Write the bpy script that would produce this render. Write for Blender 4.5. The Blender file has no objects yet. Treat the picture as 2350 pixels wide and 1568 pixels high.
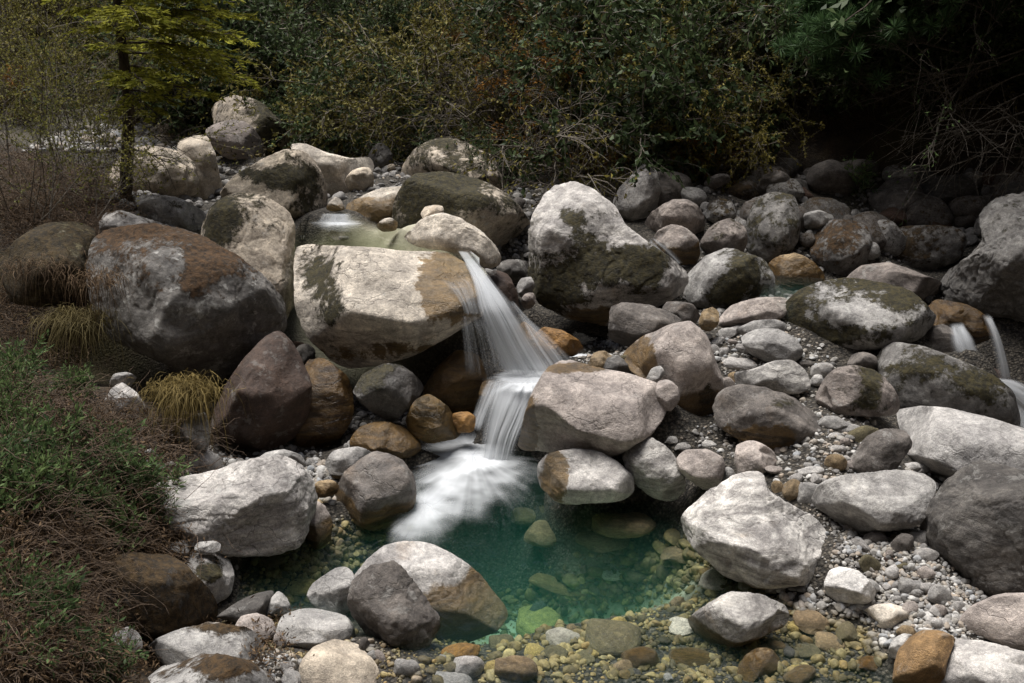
import bpy, bmesh, math, random
import numpy as np
from mathutils import Vector

random.seed(11)
RNG = np.random.default_rng(11)
C = bpy.context.scene.collection

# ------------------------------------------------------------------ camera
PITCH = math.radians(18.0)
CAM = np.array([0.0, 0.0, 3.0])
F = 2306.0                      # focal length in units of a 2350 px wide picture
FWD = np.array([0, math.cos(PITCH), -math.sin(PITCH)])
UPV = np.array([0, math.sin(PITCH), math.cos(PITCH)])
RGT = np.array([1.0, 0, 0])

def ray(px, py):
    px = np.asarray(px, float); py = np.asarray(py, float)
    return FWD + ((px - 1175) / F)[..., None] * RGT + ((784 - py) / F)[..., None] * UPV

def at(px, py, Y):              # the point at forward distance Y
    d = ray(px, py)
    return CAM + d * (np.asarray(Y, float) / d[..., 1])[..., None]

def atz(px, py, z):             # the point at height z
    d = ray(px, py)
    return CAM + d * ((z - CAM[2]) / d[..., 2])[..., None]

# ------------------------------------------------------------------ noise
_T = RNG.random((32, 32, 32)) * 2 - 1
_Tf = _T.ravel()
def vnoise(p):
    i = np.floor(p).astype(np.int64)
    f = p - i
    f = f * f * f * (f * (f * 6 - 15) + 10)
    i &= 31
    j = (i + 1) & 31
    x0, y0, z0 = i[:, 0] * 1024, i[:, 1] * 32, i[:, 2]
    x1, y1, z1 = j[:, 0] * 1024, j[:, 1] * 32, j[:, 2]
    fx, fy, fz = f[:, 0], f[:, 1], f[:, 2]
    a = _Tf[x0 + y0 + z0] * (1 - fz) + _Tf[x0 + y0 + z1] * fz
    b = _Tf[x0 + y1 + z0] * (1 - fz) + _Tf[x0 + y1 + z1] * fz
    c = _Tf[x1 + y0 + z0] * (1 - fz) + _Tf[x1 + y0 + z1] * fz
    d = _Tf[x1 + y1 + z0] * (1 - fz) + _Tf[x1 + y1 + z1] * fz
    return (a * (1 - fy) + b * fy) * (1 - fx) + (c * (1 - fy) + d * fy) * fx
_ROT = np.array([[0.0, 0.8, 0.6], [-0.8, 0.36, -0.48], [-0.6, -0.48, 0.64]])
def fbm(p, octv=3, gain=0.5):
    s = np.zeros(len(p)); a = 1.0
    p = p @ _ROT
    for k in range(octv):
        s += a * vnoise(p + 7.3 * k)
        p = (p @ _ROT) * 2.03
        a *= gain
    return s
def sstep(a, b, x):
    t = np.clip((x - a) / (b - a), 0, 1)
    return t * t * (3 - 2 * t)

# ------------------------------------------------------------------ meshes
def make_mesh(name, v, f, smooth=True, attrs=None):
    v = np.ascontiguousarray(v, dtype=np.float32); f = np.ascontiguousarray(f, dtype=np.int32)
    me = bpy.data.meshes.new(name)
    n, k = f.shape
    me.vertices.add(len(v)); me.vertices.foreach_set('co', v.ravel())
    me.loops.add(n * k); me.loops.foreach_set('vertex_index', f.ravel())
    me.polygons.add(n)
    me.polygons.foreach_set('loop_start', np.arange(0, n * k, k, dtype=np.int32))
    me.polygons.foreach_set('loop_total', np.full(n, k, dtype=np.int32))
    if attrs:
        for an, av in attrs.items():
            a = me.attributes.new(an, 'FLOAT', 'POINT')
            a.data.foreach_set('value', np.ascontiguousarray(av, dtype=np.float32))
    me.update(calc_edges=True)
    if smooth:
        me.polygons.foreach_set('use_smooth', np.ones(n, dtype=bool))
    return me

def link(name, me, mat=None, loc=(0, 0, 0), parent=None):
    o = bpy.data.objects.new(name, me)
    C.objects.link(o)
    o.location = loc
    if mat is not None and me is not None and not len(me.materials):
        me.materials.append(mat)
    if parent is not None:
        o.parent = parent
    return o

def tag(o, label=None, cat=None, group=None, kind=None):
    if label: o['label'] = label
    if cat: o['category'] = cat
    if group: o['group'] = group
    if kind: o['kind'] = kind
    return o

class Acc:                      # collects quads
    def __init__(s): s.v = []; s.f = []; s.n = 0; s.a = []
    def add(s, v, f, a=None):
        v = np.asarray(v, float); f = np.asarray(f, int)
        s.v.append(v); s.f.append(f + s.n); s.n += len(v)
        s.a.append(np.zeros(len(v)) if a is None else np.broadcast_to(a, (len(v),)))
    def mesh(s, name, smooth=True, attr=None):
        v = np.concatenate(s.v); f = np.concatenate(s.f)
        return make_mesh(name, v, f, smooth, {attr: np.concatenate(s.a)} if attr else None)

def tube(acc, pts, r, sides=5):
    pts = np.asarray(pts, float); n = len(pts)
    r = np.broadcast_to(np.asarray(r, float), (n,))
    t = np.gradient(pts, axis=0)
    t /= np.linalg.norm(t, axis=1)[:, None] + 1e-9
    ref = np.array([0.31, 0.2, 0.93]) if abs(t[0, 2]) < 0.9 else np.array([1.0, 0.1, 0])
    a = np.cross(t, ref); a /= np.linalg.norm(a, axis=1)[:, None] + 1e-9
    b = np.cross(t, a)
    ang = np.arange(sides) * 2 * math.pi / sides
    v = pts[:, None, :] + r[:, None, None] * (np.cos(ang)[None, :, None] * a[:, None, :] + np.sin(ang)[None, :, None] * b[:, None, :])
    idx = np.arange(n * sides).reshape(n, sides)
    i0 = idx[:-1]; i1 = idx[1:]
    f = np.stack([i0, np.roll(i0, -1, 1), np.roll(i1, -1, 1), i1], -1).reshape(-1, 4)
    acc.add(v.reshape(-1, 3), f)

def norm(v):
    return v / (np.linalg.norm(v, axis=-1, keepdims=True) + 1e-9)

def leaves(acc, p, d, length, width, fold=0.25, rng=RNG):
    """one folded leaf quad per point p, pointing along d"""
    p = np.asarray(p, float); n = len(p)
    d = norm(np.asarray(d, float))
    rnd = rng.normal(size=(n, 3))
    s = norm(np.cross(d, rnd))
    up = np.cross(s, d)
    L = np.broadcast_to(length, (n,))[:, None]; W = np.broadcast_to(width, (n,))[:, None]
    m = p + d * L * 0.5
    v = np.stack([p, m + s * W * 0.5 + up * W * fold, p + d * L - up * L * 0.12, m - s * W * 0.5 + up * W * fold], 1).reshape(-1, 3)
    f = np.arange(n * 4).reshape(n, 4)
    acc.add(v, f, np.repeat(rng.random(n), 4))

# ------------------------------------------------------------------ materials
def new_mat(name):
    m = bpy.data.materials.new(name); m.use_nodes = True
    nt = m.node_tree; nt.nodes.clear()
    return m, nt
class NB:
    def __init__(s, nt): s.nt = nt
    def n(s, t, **kw):
        nd = s.nt.nodes.new(t)
        for k, v in kw.items():
            if k.startswith('i_'):
                nd.inputs[k[2:].replace('_', ' ')].default_value = v
            else:
                setattr(nd, k, v)
        return nd
    def l(s, a, b): s.nt.links.new(a, b)
    def noise(s, vec, scale, detail=4, rough=0.55, dist=0.0, out='Fac'):
        nd = s.n('ShaderNodeTexNoise'); nd.inputs['Scale'].default_value = scale
        nd.inputs['Detail'].default_value = detail; nd.inputs['Roughness'].default_value = rough
        nd.inputs['Distortion'].default_value = dist
        if vec is not None: s.l(vec, nd.inputs['Vector'])
        return nd.outputs[out]
    def ramp(s, fac, a, b, c0=0.0, c1=1.0):
        nd = s.n('ShaderNodeMapRange', interpolation_type='SMOOTHSTEP')
        s.l(fac, nd.inputs['Value'])
        nd.inputs['From Min'].default_value = a; nd.inputs['From Max'].default_value = b
        nd.inputs['To Min'].default_value = c0; nd.inputs['To Max'].default_value = c1
        return nd.outputs['Result']
    def math(s, op, a, b=None, c=None, clamp=False):
        nd = s.n('ShaderNodeMath', operation=op, use_clamp=clamp)
        for k, x in enumerate((a, b, c)):
            if x is None: continue
            if isinstance(x, (int, float)): nd.inputs[k].default_value = x
            else: s.l(x, nd.inputs[k])
        return nd.outputs[0]
    def mix(s, fac, a, b, mode='MIX'):
        nd = s.n('ShaderNodeMix', data_type='RGBA', blend_type=mode)
        for key, x in ((0, fac), (6, a), (7, b)):
            if isinstance(x, (int, float)): nd.inputs[key].default_value = x
            elif isinstance(x, (tuple, list)): nd.inputs[key].default_value = (*x, 1.0)
            else: s.l(x, nd.inputs[key])
        return nd.outputs[2]

def rock_material():
    m, nt = new_mat('river_rock'); b = NB(nt)
    tc = b.n('ShaderNodeTexCoord'); oi = b.n('ShaderNodeObjectInfo'); geo = b.n('ShaderNodeNewGeometry')
    off = b.n('ShaderNodeVectorMath', operation='MULTIPLY_ADD')
    cmb = b.n('ShaderNodeCombineXYZ')
    r = oi.outputs['Random']
    b.l(b.math('MULTIPLY', r, 37.0), cmb.inputs[0]); b.l(b.math('MULTIPLY', r, 91.0), cmb.inputs[1]); b.l(b.math('MULTIPLY', r, 53.0), cmb.inputs[2])
    vadd = b.n('ShaderNodeVectorMath', operation='ADD')
    b.l(tc.outputs['Object'], vadd.inputs[0]); b.l(cmb.outputs[0], vadd.inputs[1])
    V = vadd.outputs[0]
    # bedding direction: a stretched copy of the coordinates, turned per stone
    mp = b.n('ShaderNodeMapping'); b.l(V, mp.inputs['Vector'])
    mp.inputs['Scale'].default_value = (0.9, 1.3, 5.0); mp.inputs['Rotation'].default_value = (0.5, 0.35, 0.8)
    sep = b.n('ShaderNodeSeparateXYZ'); b.l(geo.outputs['Normal'], sep.inputs[0])
    nz = sep.outputs[2]
    base = oi.outputs['Color']
    big = b.noise(V, 1.6, 5, 0.6, 0.4)
    med = b.noise(V, 7.0, 6, 0.65, 0.6)
    band = b.noise(mp.outputs[0], 2.6, 6, 0.62, 1.4)
    fine = b.noise(V, 60.0, 4, 0.7)
    grain = b.noise(V, 190.0, 2, 0.6)
    col = b.mix(1.0, base, b.mix(b.ramp(big, 0.3, 0.72), (0.95, 0.94, 0.93), (1.50, 1.48, 1.44)), 'MULTIPLY')
    col = b.mix(1.0, col, b.mix(b.ramp(med, 0.32, 0.68), (0.66, 0.65, 0.65), (1.16, 1.15, 1.14)), 'MULTIPLY')
    at_s = b.n('ShaderNodeAttribute', attribute_type='OBJECT', attribute_name='streak')
    bandc = b.mix(b.ramp(band, 0.38, 0.62), (0.62, 0.60, 0.59), (1.3, 1.28, 1.24))
    col = b.mix(b.math('MULTIPLY', at_s.outputs['Fac'], 1.0), col, b.mix(1.0, col, bandc, 'MULTIPLY'))
    col = b.mix(1.0, col, b.mix(b.ramp(fine, 0.3, 0.7), (0.80, 0.80, 0.81), (1.15, 1.14, 1.13)), 'MULTIPLY')
    col = b.mix(1.0, col, b.mix(b.ramp(grain, 0.35, 0.7), (0.80, 0.80, 0.80), (1.16, 1.16, 1.15)), 'MULTIPLY')
    gr2 = b.noise(V, 24.0, 7, 0.75, 0.2)
    col = b.mix(1.0, col, b.mix(b.ramp(gr2, 0.36, 0.66), (0.80, 0.795, 0.79), (1.12, 1.11, 1.10)), 'MULTIPLY')
    # rusty / warm stains
    st = b.noise(V, 2.3, 5, 0.6, 0.8)
    col = b.mix(b.ramp(st, 0.60, 0.78, 0, 0.45), col, b.mix(1.0, col, (1.0, 0.74, 0.48), 'MULTIPLY'))
    # thin dark cracks
    ck = b.n('ShaderNodeTexVoronoi', feature='DISTANCE_TO_EDGE'); ck.inputs['Scale'].default_value = 1.7
    wv = b.n('ShaderNodeVectorMath', operation='MULTIPLY_ADD')
    nz3 = b.noise(V, 3.0, 4, 0.6, 0, 'Color'); b.l(nz3, wv.inputs[0]); wv.inputs[1].default_value = (0.9, 0.9, 0.9); b.l(mp.outputs[0], wv.inputs[2])
    b.l(wv.outputs[0], ck.inputs['Vector'])
    crk = b.math('MULTIPLY', b.ramp(ck.outputs['Distance'], 0.0, 0.022, 1, 0), b.ramp(b.noise(V, 2.0, 2), 0.42, 0.56))
    crk = b.math('MULTIPLY', crk, b.math('ADD', b.ramp(r, 0.5, 1.0, 0.0, 0.4), b.math('MULTIPLY', at_s.outputs['Fac'], 0.6)))
    col = b.mix(b.math('MULTIPLY', crk, 0.7), col, (0.03, 0.028, 0.025))
    # pale crust lichen + dark lichen
    at_l = b.n('ShaderNodeAttribute', attribute_type='OBJECT', attribute_name='lichen')
    li = b.noise(V, 9.0, 6, 0.72, 0.3)
    lip = b.math('MULTIPLY', b.ramp(li, 0.56, 0.64), at_l.outputs['Fac'])
    col = b.mix(b.math('MULTIPLY', lip, 0.75), col, (0.46, 0.45, 0.42))
    dli = b.noise(V, 5.5, 7, 0.75, 0.2)
    dk = b.math('MULTIPLY', b.ramp(dli, 0.56, 0.70), at_l.outputs['Fac'])
    col = b.mix(b.math('MULTIPLY', dk, 0.85), col, (0.055, 0.05, 0.042))
    # moss in ragged patches, more of it on upward faces
    moss = oi.outputs['Alpha']
    mn = b.math('ADD', b.math('MULTIPLY', b.math('ADD', b.math('MULTIPLY', b.noise(V, 2.4, 2, 0.5, 0.3), 0.42), b.math('MULTIPLY', b.noise(V, 7.5, 3, 0.6, 0.2), 0.70)), 0.5), b.math('MULTIPLY', b.noise(V, 20.0, 8, 0.8, 0.3), 0.50))
    mn = b.math('ADD', mn, b.math('MULTIPLY', nz, 0.05))
    at_m = b.n('ShaderNodeAttribute', attribute_name='moss_patch'); mn = b.math('ADD', mn, at_m.outputs['Fac'])
    thr = b.math('SUBTRACT', 0.72, b.math('MULTIPLY', moss, 0.44))
    mm = b.math('MULTIPLY', b.math('SUBTRACT', mn, thr), 17.0, clamp=True)
    mossn = b.noise(V, 28.0, 5, 0.7)
    mossc = b.mix(b.ramp(mossn, 0.3, 0.7), (0.009, 0.008, 0.0035), (0.056, 0.045, 0.014))
    at_r = b.n('ShaderNodeAttribute', attribute_type='OBJECT', attribute_name='rust')
    mossc = b.mix(at_r.outputs['Fac'], mossc, b.mix(b.ramp(mossn, 0.3, 0.7), (0.018, 0.010, 0.004), (0.105, 0.050, 0.018)))
    col = b.mix(mm, col, mossc)
    # stained, wet foot of stones that stand in water
    at_w = b.n('ShaderNodeAttribute', attribute_type='OBJECT', attribute_name='wet_height')
    sp = b.n('ShaderNodeSeparateXYZ'); b.l(geo.outputs['Position'], sp.inputs[0])
    wz = b.math('SUBTRACT', b.math('ADD', at_w.outputs['Fac'], b.math('MULTIPLY', b.math('SUBTRACT', b.noise(V, 4.0, 5, 0.65), 0.5), 0.22)), sp.outputs[2])
    at_t = b.n('ShaderNodeAttribute', attribute_name='wet_patch')
    wpn = b.math('ADD', at_t.outputs['Fac'], b.math('MULTIPLY', b.math('SUBTRACT', b.noise(V, 4.5, 9, 0.75, 0.3), 0.5), 1.5))
    wet = b.math('MAXIMUM', b.ramp(wz, 0.0, 0.035), b.ramp(wpn, 0.42, 0.52))
    algae = b.mix(b.ramp(b.noise(mp.outputs[0], 5.0, 7, 0.7, 0.8), 0.36, 0.64), (0.024, 0.016, 0.007), (0.165, 0.098, 0.030))
    col = b.mix(b.math('MULTIPLY', wet, 0.93), col, b.mix(0.30, algae, b.mix(1.0, col, (0.5, 0.36, 0.16), 'MULTIPLY')))
    at_g = b.n('ShaderNodeAttribute', attribute_type='OBJECT', attribute_name='gloss')
    gl = b.math('MAXIMUM', b.math('MULTIPLY', wet, 0.8), at_g.outputs['Fac'])
    p = b.n('ShaderNodeBsdfPrincipled')
    b.l(col, p.inputs['Base Color'])
    b.l(b.math('SUBTRACT', 0.86, b.math('MULTIPLY', gl, 0.62)), p.inputs['Roughness'])
    p.inputs['Specular IOR Level'].default_value = 0.45
    # bump
    h = b.math('ADD', b.math('MULTIPLY', med, 0.5), b.math('MULTIPLY', gr2, 0.75))
    h = b.math('ADD', h, b.math('MULTIPLY', grain, 0.2))
    h = b.math('ADD', h, b.math('MULTIPLY', b.math('MULTIPLY', band, at_s.outputs['Fac']), 0.35))
    h = b.math('SUBTRACT', h, b.math('MULTIPLY', crk, 0.35))
    h = b.math('ADD', h, b.math('MULTIPLY', mm, b.math('ADD', 0.12, b.math('MULTIPLY', mossn, 0.9))))
    bp = b.n('ShaderNodeBump'); bp.inputs['Strength'].default_value = 0.7; bp.inputs['Distance'].default_value = 0.03
    b.l(h, bp.inputs['Height']); b.l(bp.outputs[0], p.inputs['Normal'])
    out = b.n('ShaderNodeOutputMaterial'); b.l(p.outputs[0], out.inputs['Surface'])
    return m

def pebble_material():
    m, nt = new_mat('pebbles'); b = NB(nt)
    at_ = b.n('ShaderNodeAttribute', attribute_name='tone'); geo = b.n('ShaderNodeNewGeometry')
    cr = b.n('ShaderNodeValToRGB'); e = cr.color_ramp
    e.elements[0].position = 0; e.elements[0].color = (0.10, 0.095, 0.09, 1)
    e.elements[1].position = 1; e.elements[1].color = (0.50, 0.49, 0.47, 1)
    for pos, c in ((0.2, (0.20, 0.19, 0.18)), (0.4, (0.30, 0.285, 0.26)), (0.55, (0.24, 0.22, 0.19)), (0.7, (0.34, 0.28, 0.22)), (0.8, (0.26, 0.27, 0.28)), (0.9, (0.40, 0.39, 0.37))):
        q = e.elements.new(pos); q.color = (*c, 1)
    b.l(at_.outputs['Fac'], cr.inputs[0])
    tc = b.n('ShaderNodeTexCoord')
    nn = b.noise(tc.outputs['Object'], 60, 4, 0.65)
    col = b.mix(1.0, cr.outputs[0], b.mix(b.ramp(nn, 0.3, 0.7), (0.65, 0.65, 0.65), (1.2, 1.19, 1.17)), 'MULTIPLY')
    sp = b.n('ShaderNodeSeparateXYZ'); b.l(geo.outputs['Position'], sp.inputs[0])
    wet = b.ramp(sp.outputs[2], -0.03, 0.03, 1, 0)
    alg = b.mix(b.ramp(b.noise(tc.outputs['Object'], 5, 4), 0.35, 0.65), (0.26, 0.21, 0.085), (0.88, 0.72, 0.34))
    col = b.mix(wet, col, b.mix(1.0, col, alg, 'MULTIPLY'))
    p = b.n('ShaderNodeBsdfPrincipled'); b.l(col, p.inputs['Base Color']); p.inputs['Roughness'].default_value = 0.75
    bp = b.n('ShaderNodeBump'); bp.inputs['Strength'].default_value = 0.4; bp.inputs['Distance'].default_value = 0.01
    b.l(nn, bp.inputs['Height']); b.l(bp.outputs[0], p.inputs['Normal'])
    out = b.n('ShaderNodeOutputMaterial'); b.l(p.outputs[0], out.inputs['Surface'])
    return m

def ground_material():
    m, nt = new_mat('ground_soil'); b = NB(nt)
    geo = b.n('ShaderNodeNewGeometry'); V = geo.outputs['Position']
    a = b.n('ShaderNodeAttribute', attribute_name='soil')
    n1 = b.noise(V, 3.0, 6, 0.65); n2 = b.noise(V, 40.0, 5, 0.7)
    vo = b.n('ShaderNodeTexVoronoi'); vo.inputs['Scale'].default_value = 55; b.l(V, vo.inputs['Vector'])
    grav = b.mix(b.ramp(n2, 0.3, 0.7), (0.016, 0.014, 0.011), (0.085, 0.077, 0.066))  # shade of the gaps between boulders put into this dark gravel colour
    grav = b.mix(1.0, grav, b.mix(b.ramp(vo.outputs['Distance'], 0.2, 0.8), (1.25, 1.22, 1.18), (0.45, 0.44, 0.42)), 'MULTIPLY')
    vc = b.n('ShaderNodeSeparateColor'); b.l(vo.outputs['Color'], vc.inputs[0])
    grav = b.mix(1.0, grav, b.mix(vc.outputs[0], (0.35, 0.34, 0.33), (2.1, 2.05, 1.95)), 'MULTIPLY')
    sd = b.n('ShaderNodeAttribute', attribute_name='pale_ground')
    grav = b.mix(sd.outputs['Fac'], grav, b.mix(b.ramp(n1, 0.3, 0.7), (0.20, 0.19, 0.13), (0.40, 0.38, 0.29)))
    soil = b.mix(b.ramp(n1, 0.35, 0.65), (0.018, 0.012, 0.007), (0.06, 0.040, 0.020))
    soil = b.mix(b.ramp(n2, 0.5, 0.75, 0, 0.6), soil, (0.10, 0.06, 0.03))
    soil = b.mix(b.ramp(b.noise(V, 1.3, 5, 0.6), 0.5, 0.62, 0, 0.7), soil, (0.05, 0.045, 0.012))
    col = b.mix(a.outputs['Fac'], grav, soil)
    sp = b.n('ShaderNodeSeparateXYZ'); b.l(V, sp.inputs[0])
    p = b.n('ShaderNodeBsdfPrincipled'); b.l(col, p.inputs['Base Color']); p.inputs['Roughness'].default_value = 0.9
    bp = b.n('ShaderNodeBump'); bp.inputs['Strength'].default_value = 0.9; bp.inputs['Distance'].default_value = 0.04
    b.l(b.math('MULTIPLY', b.math('ADD', n2, b.math('MULTIPLY', vo.outputs['Distance'], -0.6)), b.math('SUBTRACT', 1.0, b.math('MULTIPLY', sd.outputs['Fac'], 0.93))), bp.inputs['Height']); b.l(bp.outputs[0], p.inputs['Normal'])
    out = b.n('ShaderNodeOutputMaterial'); b.l(p.outputs[0], out.inputs['Surface'])
    return m

def leaf_material(name, dark, light, rough=0.55, trans=0.3):
    m, nt = new_mat(name); b = NB(nt)
    a = b.n('ShaderNodeAttribute', attribute_name='tone')
    oi = b.n('ShaderNodeObjectInfo')
    col = b.mix(a.outputs['Fac'], dark, light)
    col = b.mix(1.0, col, b.mix(oi.outputs['Random'], (0.75, 0.78, 0.8), (1.2, 1.15, 1.0)), 'MULTIPLY')
    p = b.n('ShaderNodeBsdfPrincipled'); b.l(col, p.inputs['Base Color']); p.inputs['Roughness'].default_value = rough
    p.inputs['Specular IOR Level'].default_value = 0.12
    t = b.n('ShaderNodeBsdfTranslucent'); b.l(col, t.inputs['Color'])
    mx = b.n('ShaderNodeMixShader'); mx.inputs[0].default_value = trans
    b.l(p.outputs[0], mx.inputs[1]); b.l(t.outputs[0], mx.inputs[2])
    out = b.n('ShaderNodeOutputMaterial'); b.l(mx.outputs[0], out.inputs['Surface'])
    return m

def bark_material(name, dark, light, scale=30):
    m, nt = new_mat(name); b = NB(nt)
    tc = b.n('ShaderNodeTexCoord')
    mp = b.n('ShaderNodeMapping'); b.l(tc.outputs['Object'], mp.inputs['Vector']); mp.inputs['Scale'].default_value = (1, 1, 0.25)
    n1 = b.noise(mp.outputs[0], scale, 5, 0.7)
    col = b.mix(b.ramp(n1, 0.35, 0.7), dark, light)
    p = b.n('ShaderNodeBsdfPrincipled'); b.l(col, p.inputs['Base Color']); p.inputs['Roughness'].default_value = 0.9
    bp = b.n('ShaderNodeBump'); bp.inputs['Distance'].default_value = 0.02; b.l(n1, bp.inputs['Height']); b.l(bp.outputs[0], p.inputs['Normal'])
    out = b.n('ShaderNodeOutputMaterial'); b.l(p.outputs[0], out.inputs['Surface'])
    return m

def water_material(name, absorb, dens, ripple=0.25, scatter=None):
    m, nt = new_mat(name); b = NB(nt)
    geo = b.n('ShaderNodeNewGeometry')
    mp = b.n('ShaderNodeMapping'); b.l(geo.outputs['Position'], mp.inputs['Vector']); mp.inputs['Scale'].default_value = (1.0, 0.45, 1.0)
    n1 = b.noise(mp.outputs[0], 5.0, 4, 0.55, 0.6)
    bp = b.n('ShaderNodeBump'); bp.inputs['Strength'].default_value = ripple; bp.inputs['Distance'].default_value = 0.05; b.l(n1, bp.inputs['Height'])
    tr = b.n('ShaderNodeBsdfTransparent'); gl = b.n('ShaderNodeBsdfGlossy'); gl.inputs['Roughness'].default_value = 0.06
    b.l(bp.outputs[0], gl.inputs['Normal'])
    fr = b.n('ShaderNodeFresnel'); fr.inputs['IOR'].default_value = 1.33; b.l(bp.outputs[0], fr.inputs['Normal'])
    mx = b.n('ShaderNodeMixShader'); b.l(fr.outputs[0], mx.inputs[0]); b.l(tr.outputs[0], mx.inputs[1]); b.l(gl.outputs[0], mx.inputs[2])
    out = b.n('ShaderNodeOutputMaterial'); b.l(mx.outputs[0], out.inputs['Surface'])
    va = b.n('ShaderNodeVolumeAbsorption'); va.inputs['Color'].default_value = (*absorb, 1); va.inputs['Density'].default_value = dens
    if scatter:
        vs = b.n('ShaderNodeVolumeScatter'); vs.inputs['Color'].default_value = (*scatter[0], 1); vs.inputs['Density'].default_value = scatter[1]
        ad = b.n('ShaderNodeAddShader'); b.l(va.outputs[0], ad.inputs[0]); b.l(vs.outputs[0], ad.inputs[1])
        b.l(ad.outputs[0], out.inputs['Volume'])
    else:
        b.l(va.outputs[0], out.inputs['Volume'])
    return m

def foam_material():
    m, nt = new_mat('white_water'); b = NB(nt)
    a = b.n('ShaderNodeAttribute', attribute_name='dens')
    d = b.n('ShaderNodeBsdfDiffuse'); d.inputs['Color'].default_value = (0.74, 0.765, 0.79, 1)
    t = b.n('ShaderNodeBsdfTranslucent'); t.inputs['Color'].default_value = (0.74, 0.765, 0.79, 1)
    mx = b.n('ShaderNodeMixShader'); mx.inputs[0].default_value = 0.35; b.l(d.outputs[0], mx.inputs[1]); b.l(t.outputs[0], mx.inputs[2])
    tr = b.n('ShaderNodeBsdfTransparent')
    m2 = b.n('ShaderNodeMixShader'); b.l(a.outputs['Fac'], m2.inputs[0]); b.l(tr.outputs[0], m2.inputs[1]); b.l(mx.outputs[0], m2.inputs[2])
    out = b.n('ShaderNodeOutputMaterial'); b.l(m2.outputs[0], out.inputs['Surface'])
    return m

ROCK = rock_material(); PEB = pebble_material(); GRD = ground_material(); FOAM = foam_material()
L_CONIFER = leaf_material('conifer_needles', (0.14, 0.16, 0.025), (0.42, 0.42, 0.075), 0.6, 0.5)
L_SAPLING = leaf_material('sapling_leaves', (0.075, 0.08, 0.022), (0.24, 0.23, 0.065), 0.6, 0.4)
L_DARK = leaf_material('dark_leaves', (0.018, 0.032, 0.014), (0.105, 0.145, 0.065), 0.5, 0.25)
L_OLIVE = leaf_material('olive_leaves', (0.07, 0.067, 0.018), (0.30, 0.26, 0.075), 0.55, 0.3)
L_FLOOR = leaf_material('forest_floor', (0.018, 0.016, 0.006), (0.11, 0.085, 0.032), 0.7, 0.2)  # darkened so the gaps beneath the shrubs look shaded
L_GREEN = leaf_material('herb_leaves', (0.034, 0.062, 0.026), (0.15, 0.22, 0.09), 0.5, 0.35)
L_PINE = leaf_material('pine_needles', (0.028, 0.06, 0.022), (0.12, 0.20, 0.075), 0.5, 0.3)
L_DEAD = leaf_material('dead_stalks', (0.045, 0.028, 0.017), (0.21, 0.14, 0.085), 0.8, 0.2)
L_STRAW = leaf_material('straw_grass', (0.06, 0.045, 0.015), (0.22, 0.17, 0.07), 0.7, 0.3)
L_RUST = leaf_material('rusty_ferns', (0.08, 0.04, 0.010), (0.34, 0.17, 0.04), 0.7, 0.3)
BARK = bark_material('tree_bark', (0.025, 0.018, 0.012), (0.10, 0.075, 0.05))
TWIG = bark_material('grey_twigs', (0.07, 0.058, 0.046), (0.25, 0.215, 0.17), 60)
STEMB = bark_material('brown_stems', (0.05, 0.032, 0.020), (0.20, 0.135, 0.085), 60)
# ------------------------------------------------------------------ boulders
COL = dict(coal=(.15,.146,.14), yellow=(.42,.33,.12), amber=(.23,.145,.065), umber=(.060,.038,.028), rose=(.235,.21,.195), slate=(.20,.197,.192), pale=(.42,.415,.41), grey=(.31,.31,.307), dark=(.085,.081,.077), brown=(.075,.042,.028), warm=(.45,.40,.33),  # warm: the warm light on the back boulders is put into this colour
           cream=(.50,.465,.41), orange=(.27,.145,.04), pink=(.37,.335,.315), olive=(.13,.115,.065), white=(.52,.52,.515), tan=(.24,.18,.105),
           shade=(.12,.11,.103))  # shade: dark stone; on the right bank, shade put into the colour
# label | distance | colour | moss | outline (picture pixels) | options
B = []
def bd(label, Y, col, moss, outline, **kw):
    B.append((label, Y, col, moss, np.array(outline, float).reshape(-1, 2), kw))
UND = (0.0, -0.62, 0.78)
# left side
bd('huge mossy grey boulder on the left bank, rusty moss and white lichen on top', 6.9, 'coal', .34,
   [212,560,235,527,300,513,372,515,440,540,500,570,560,605,610,650,640,695,648,740,628,790,585,830,525,860,450,868,398,850,370,822,310,800,255,765,222,710,203,640],
   rust=.8, lichen=.9, fac=[(-.1,.75,.66,.80),(.1,-.25,.96,.80),(.15,-.72,.68,.80)], rough=1.2, ng=1)
bd('tall pale boulder standing behind the huge mossy one, brown moss on its left edge', 7.75, 'warm', .30,
   [462,560,470,515,487,478,522,452,575,446,625,465,660,500,673,540,673,600,680,650,672,690,655,725,620,770,560,800,500,760,470,660], fac=[(.25,.35,.9,.80)], lichen=.4, ng=1)
bd('broad slab boulder at the lip of the fall, bright face and wet brown end', 7.3, 'cream', .16,
   [672,566,700,556,745,560,800,570,870,574,930,578,985,579,1030,584,1062,604,1085,635,1098,660,1101,690,1097,722,1060,745,1010,775,960,800,900,822,850,835,800,838,760,815,715,770,690,720,680,660,672,610],
   fac=[(-.02,.58,.81,.53),(0,-.83,.56,.84),(-.72,.0,.69,.66)], rough=.55, d=.9, ng=1, streak=.5, faces=5, falls=1)
bd('rounded top boulder of the rear pair, dark moss down its right flank', 12.2, 'warm', .36,
   [488,262,495,238,520,225,560,224,600,240,635,275,660,315,667,345,650,368,600,385,540,375,500,335], lichen=.5)
bd('squat brownish boulder in front of the rear pair, smooth face', 11.6, 'rose', .25, [474,300,500,285,540,275,575,290,600,325,603,355,590,370,550,374,505,352,478,322], lichen=.4)
bd('narrow pale boulder with pointed top beside the pebble bank', 10.9, 'warm', .22, [408,335,425,318,450,312,472,314,490,345,500,390,510,425,507,465,480,474,430,440])
bd('wide pale boulder behind the conifer trunk, moss streaks on its face', 10.2, 'warm', .34,
   [258,375,300,342,345,335,400,345,440,370,456,405,452,440,420,457,380,457,320,447,270,442,252,412], rough=1.1)
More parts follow.
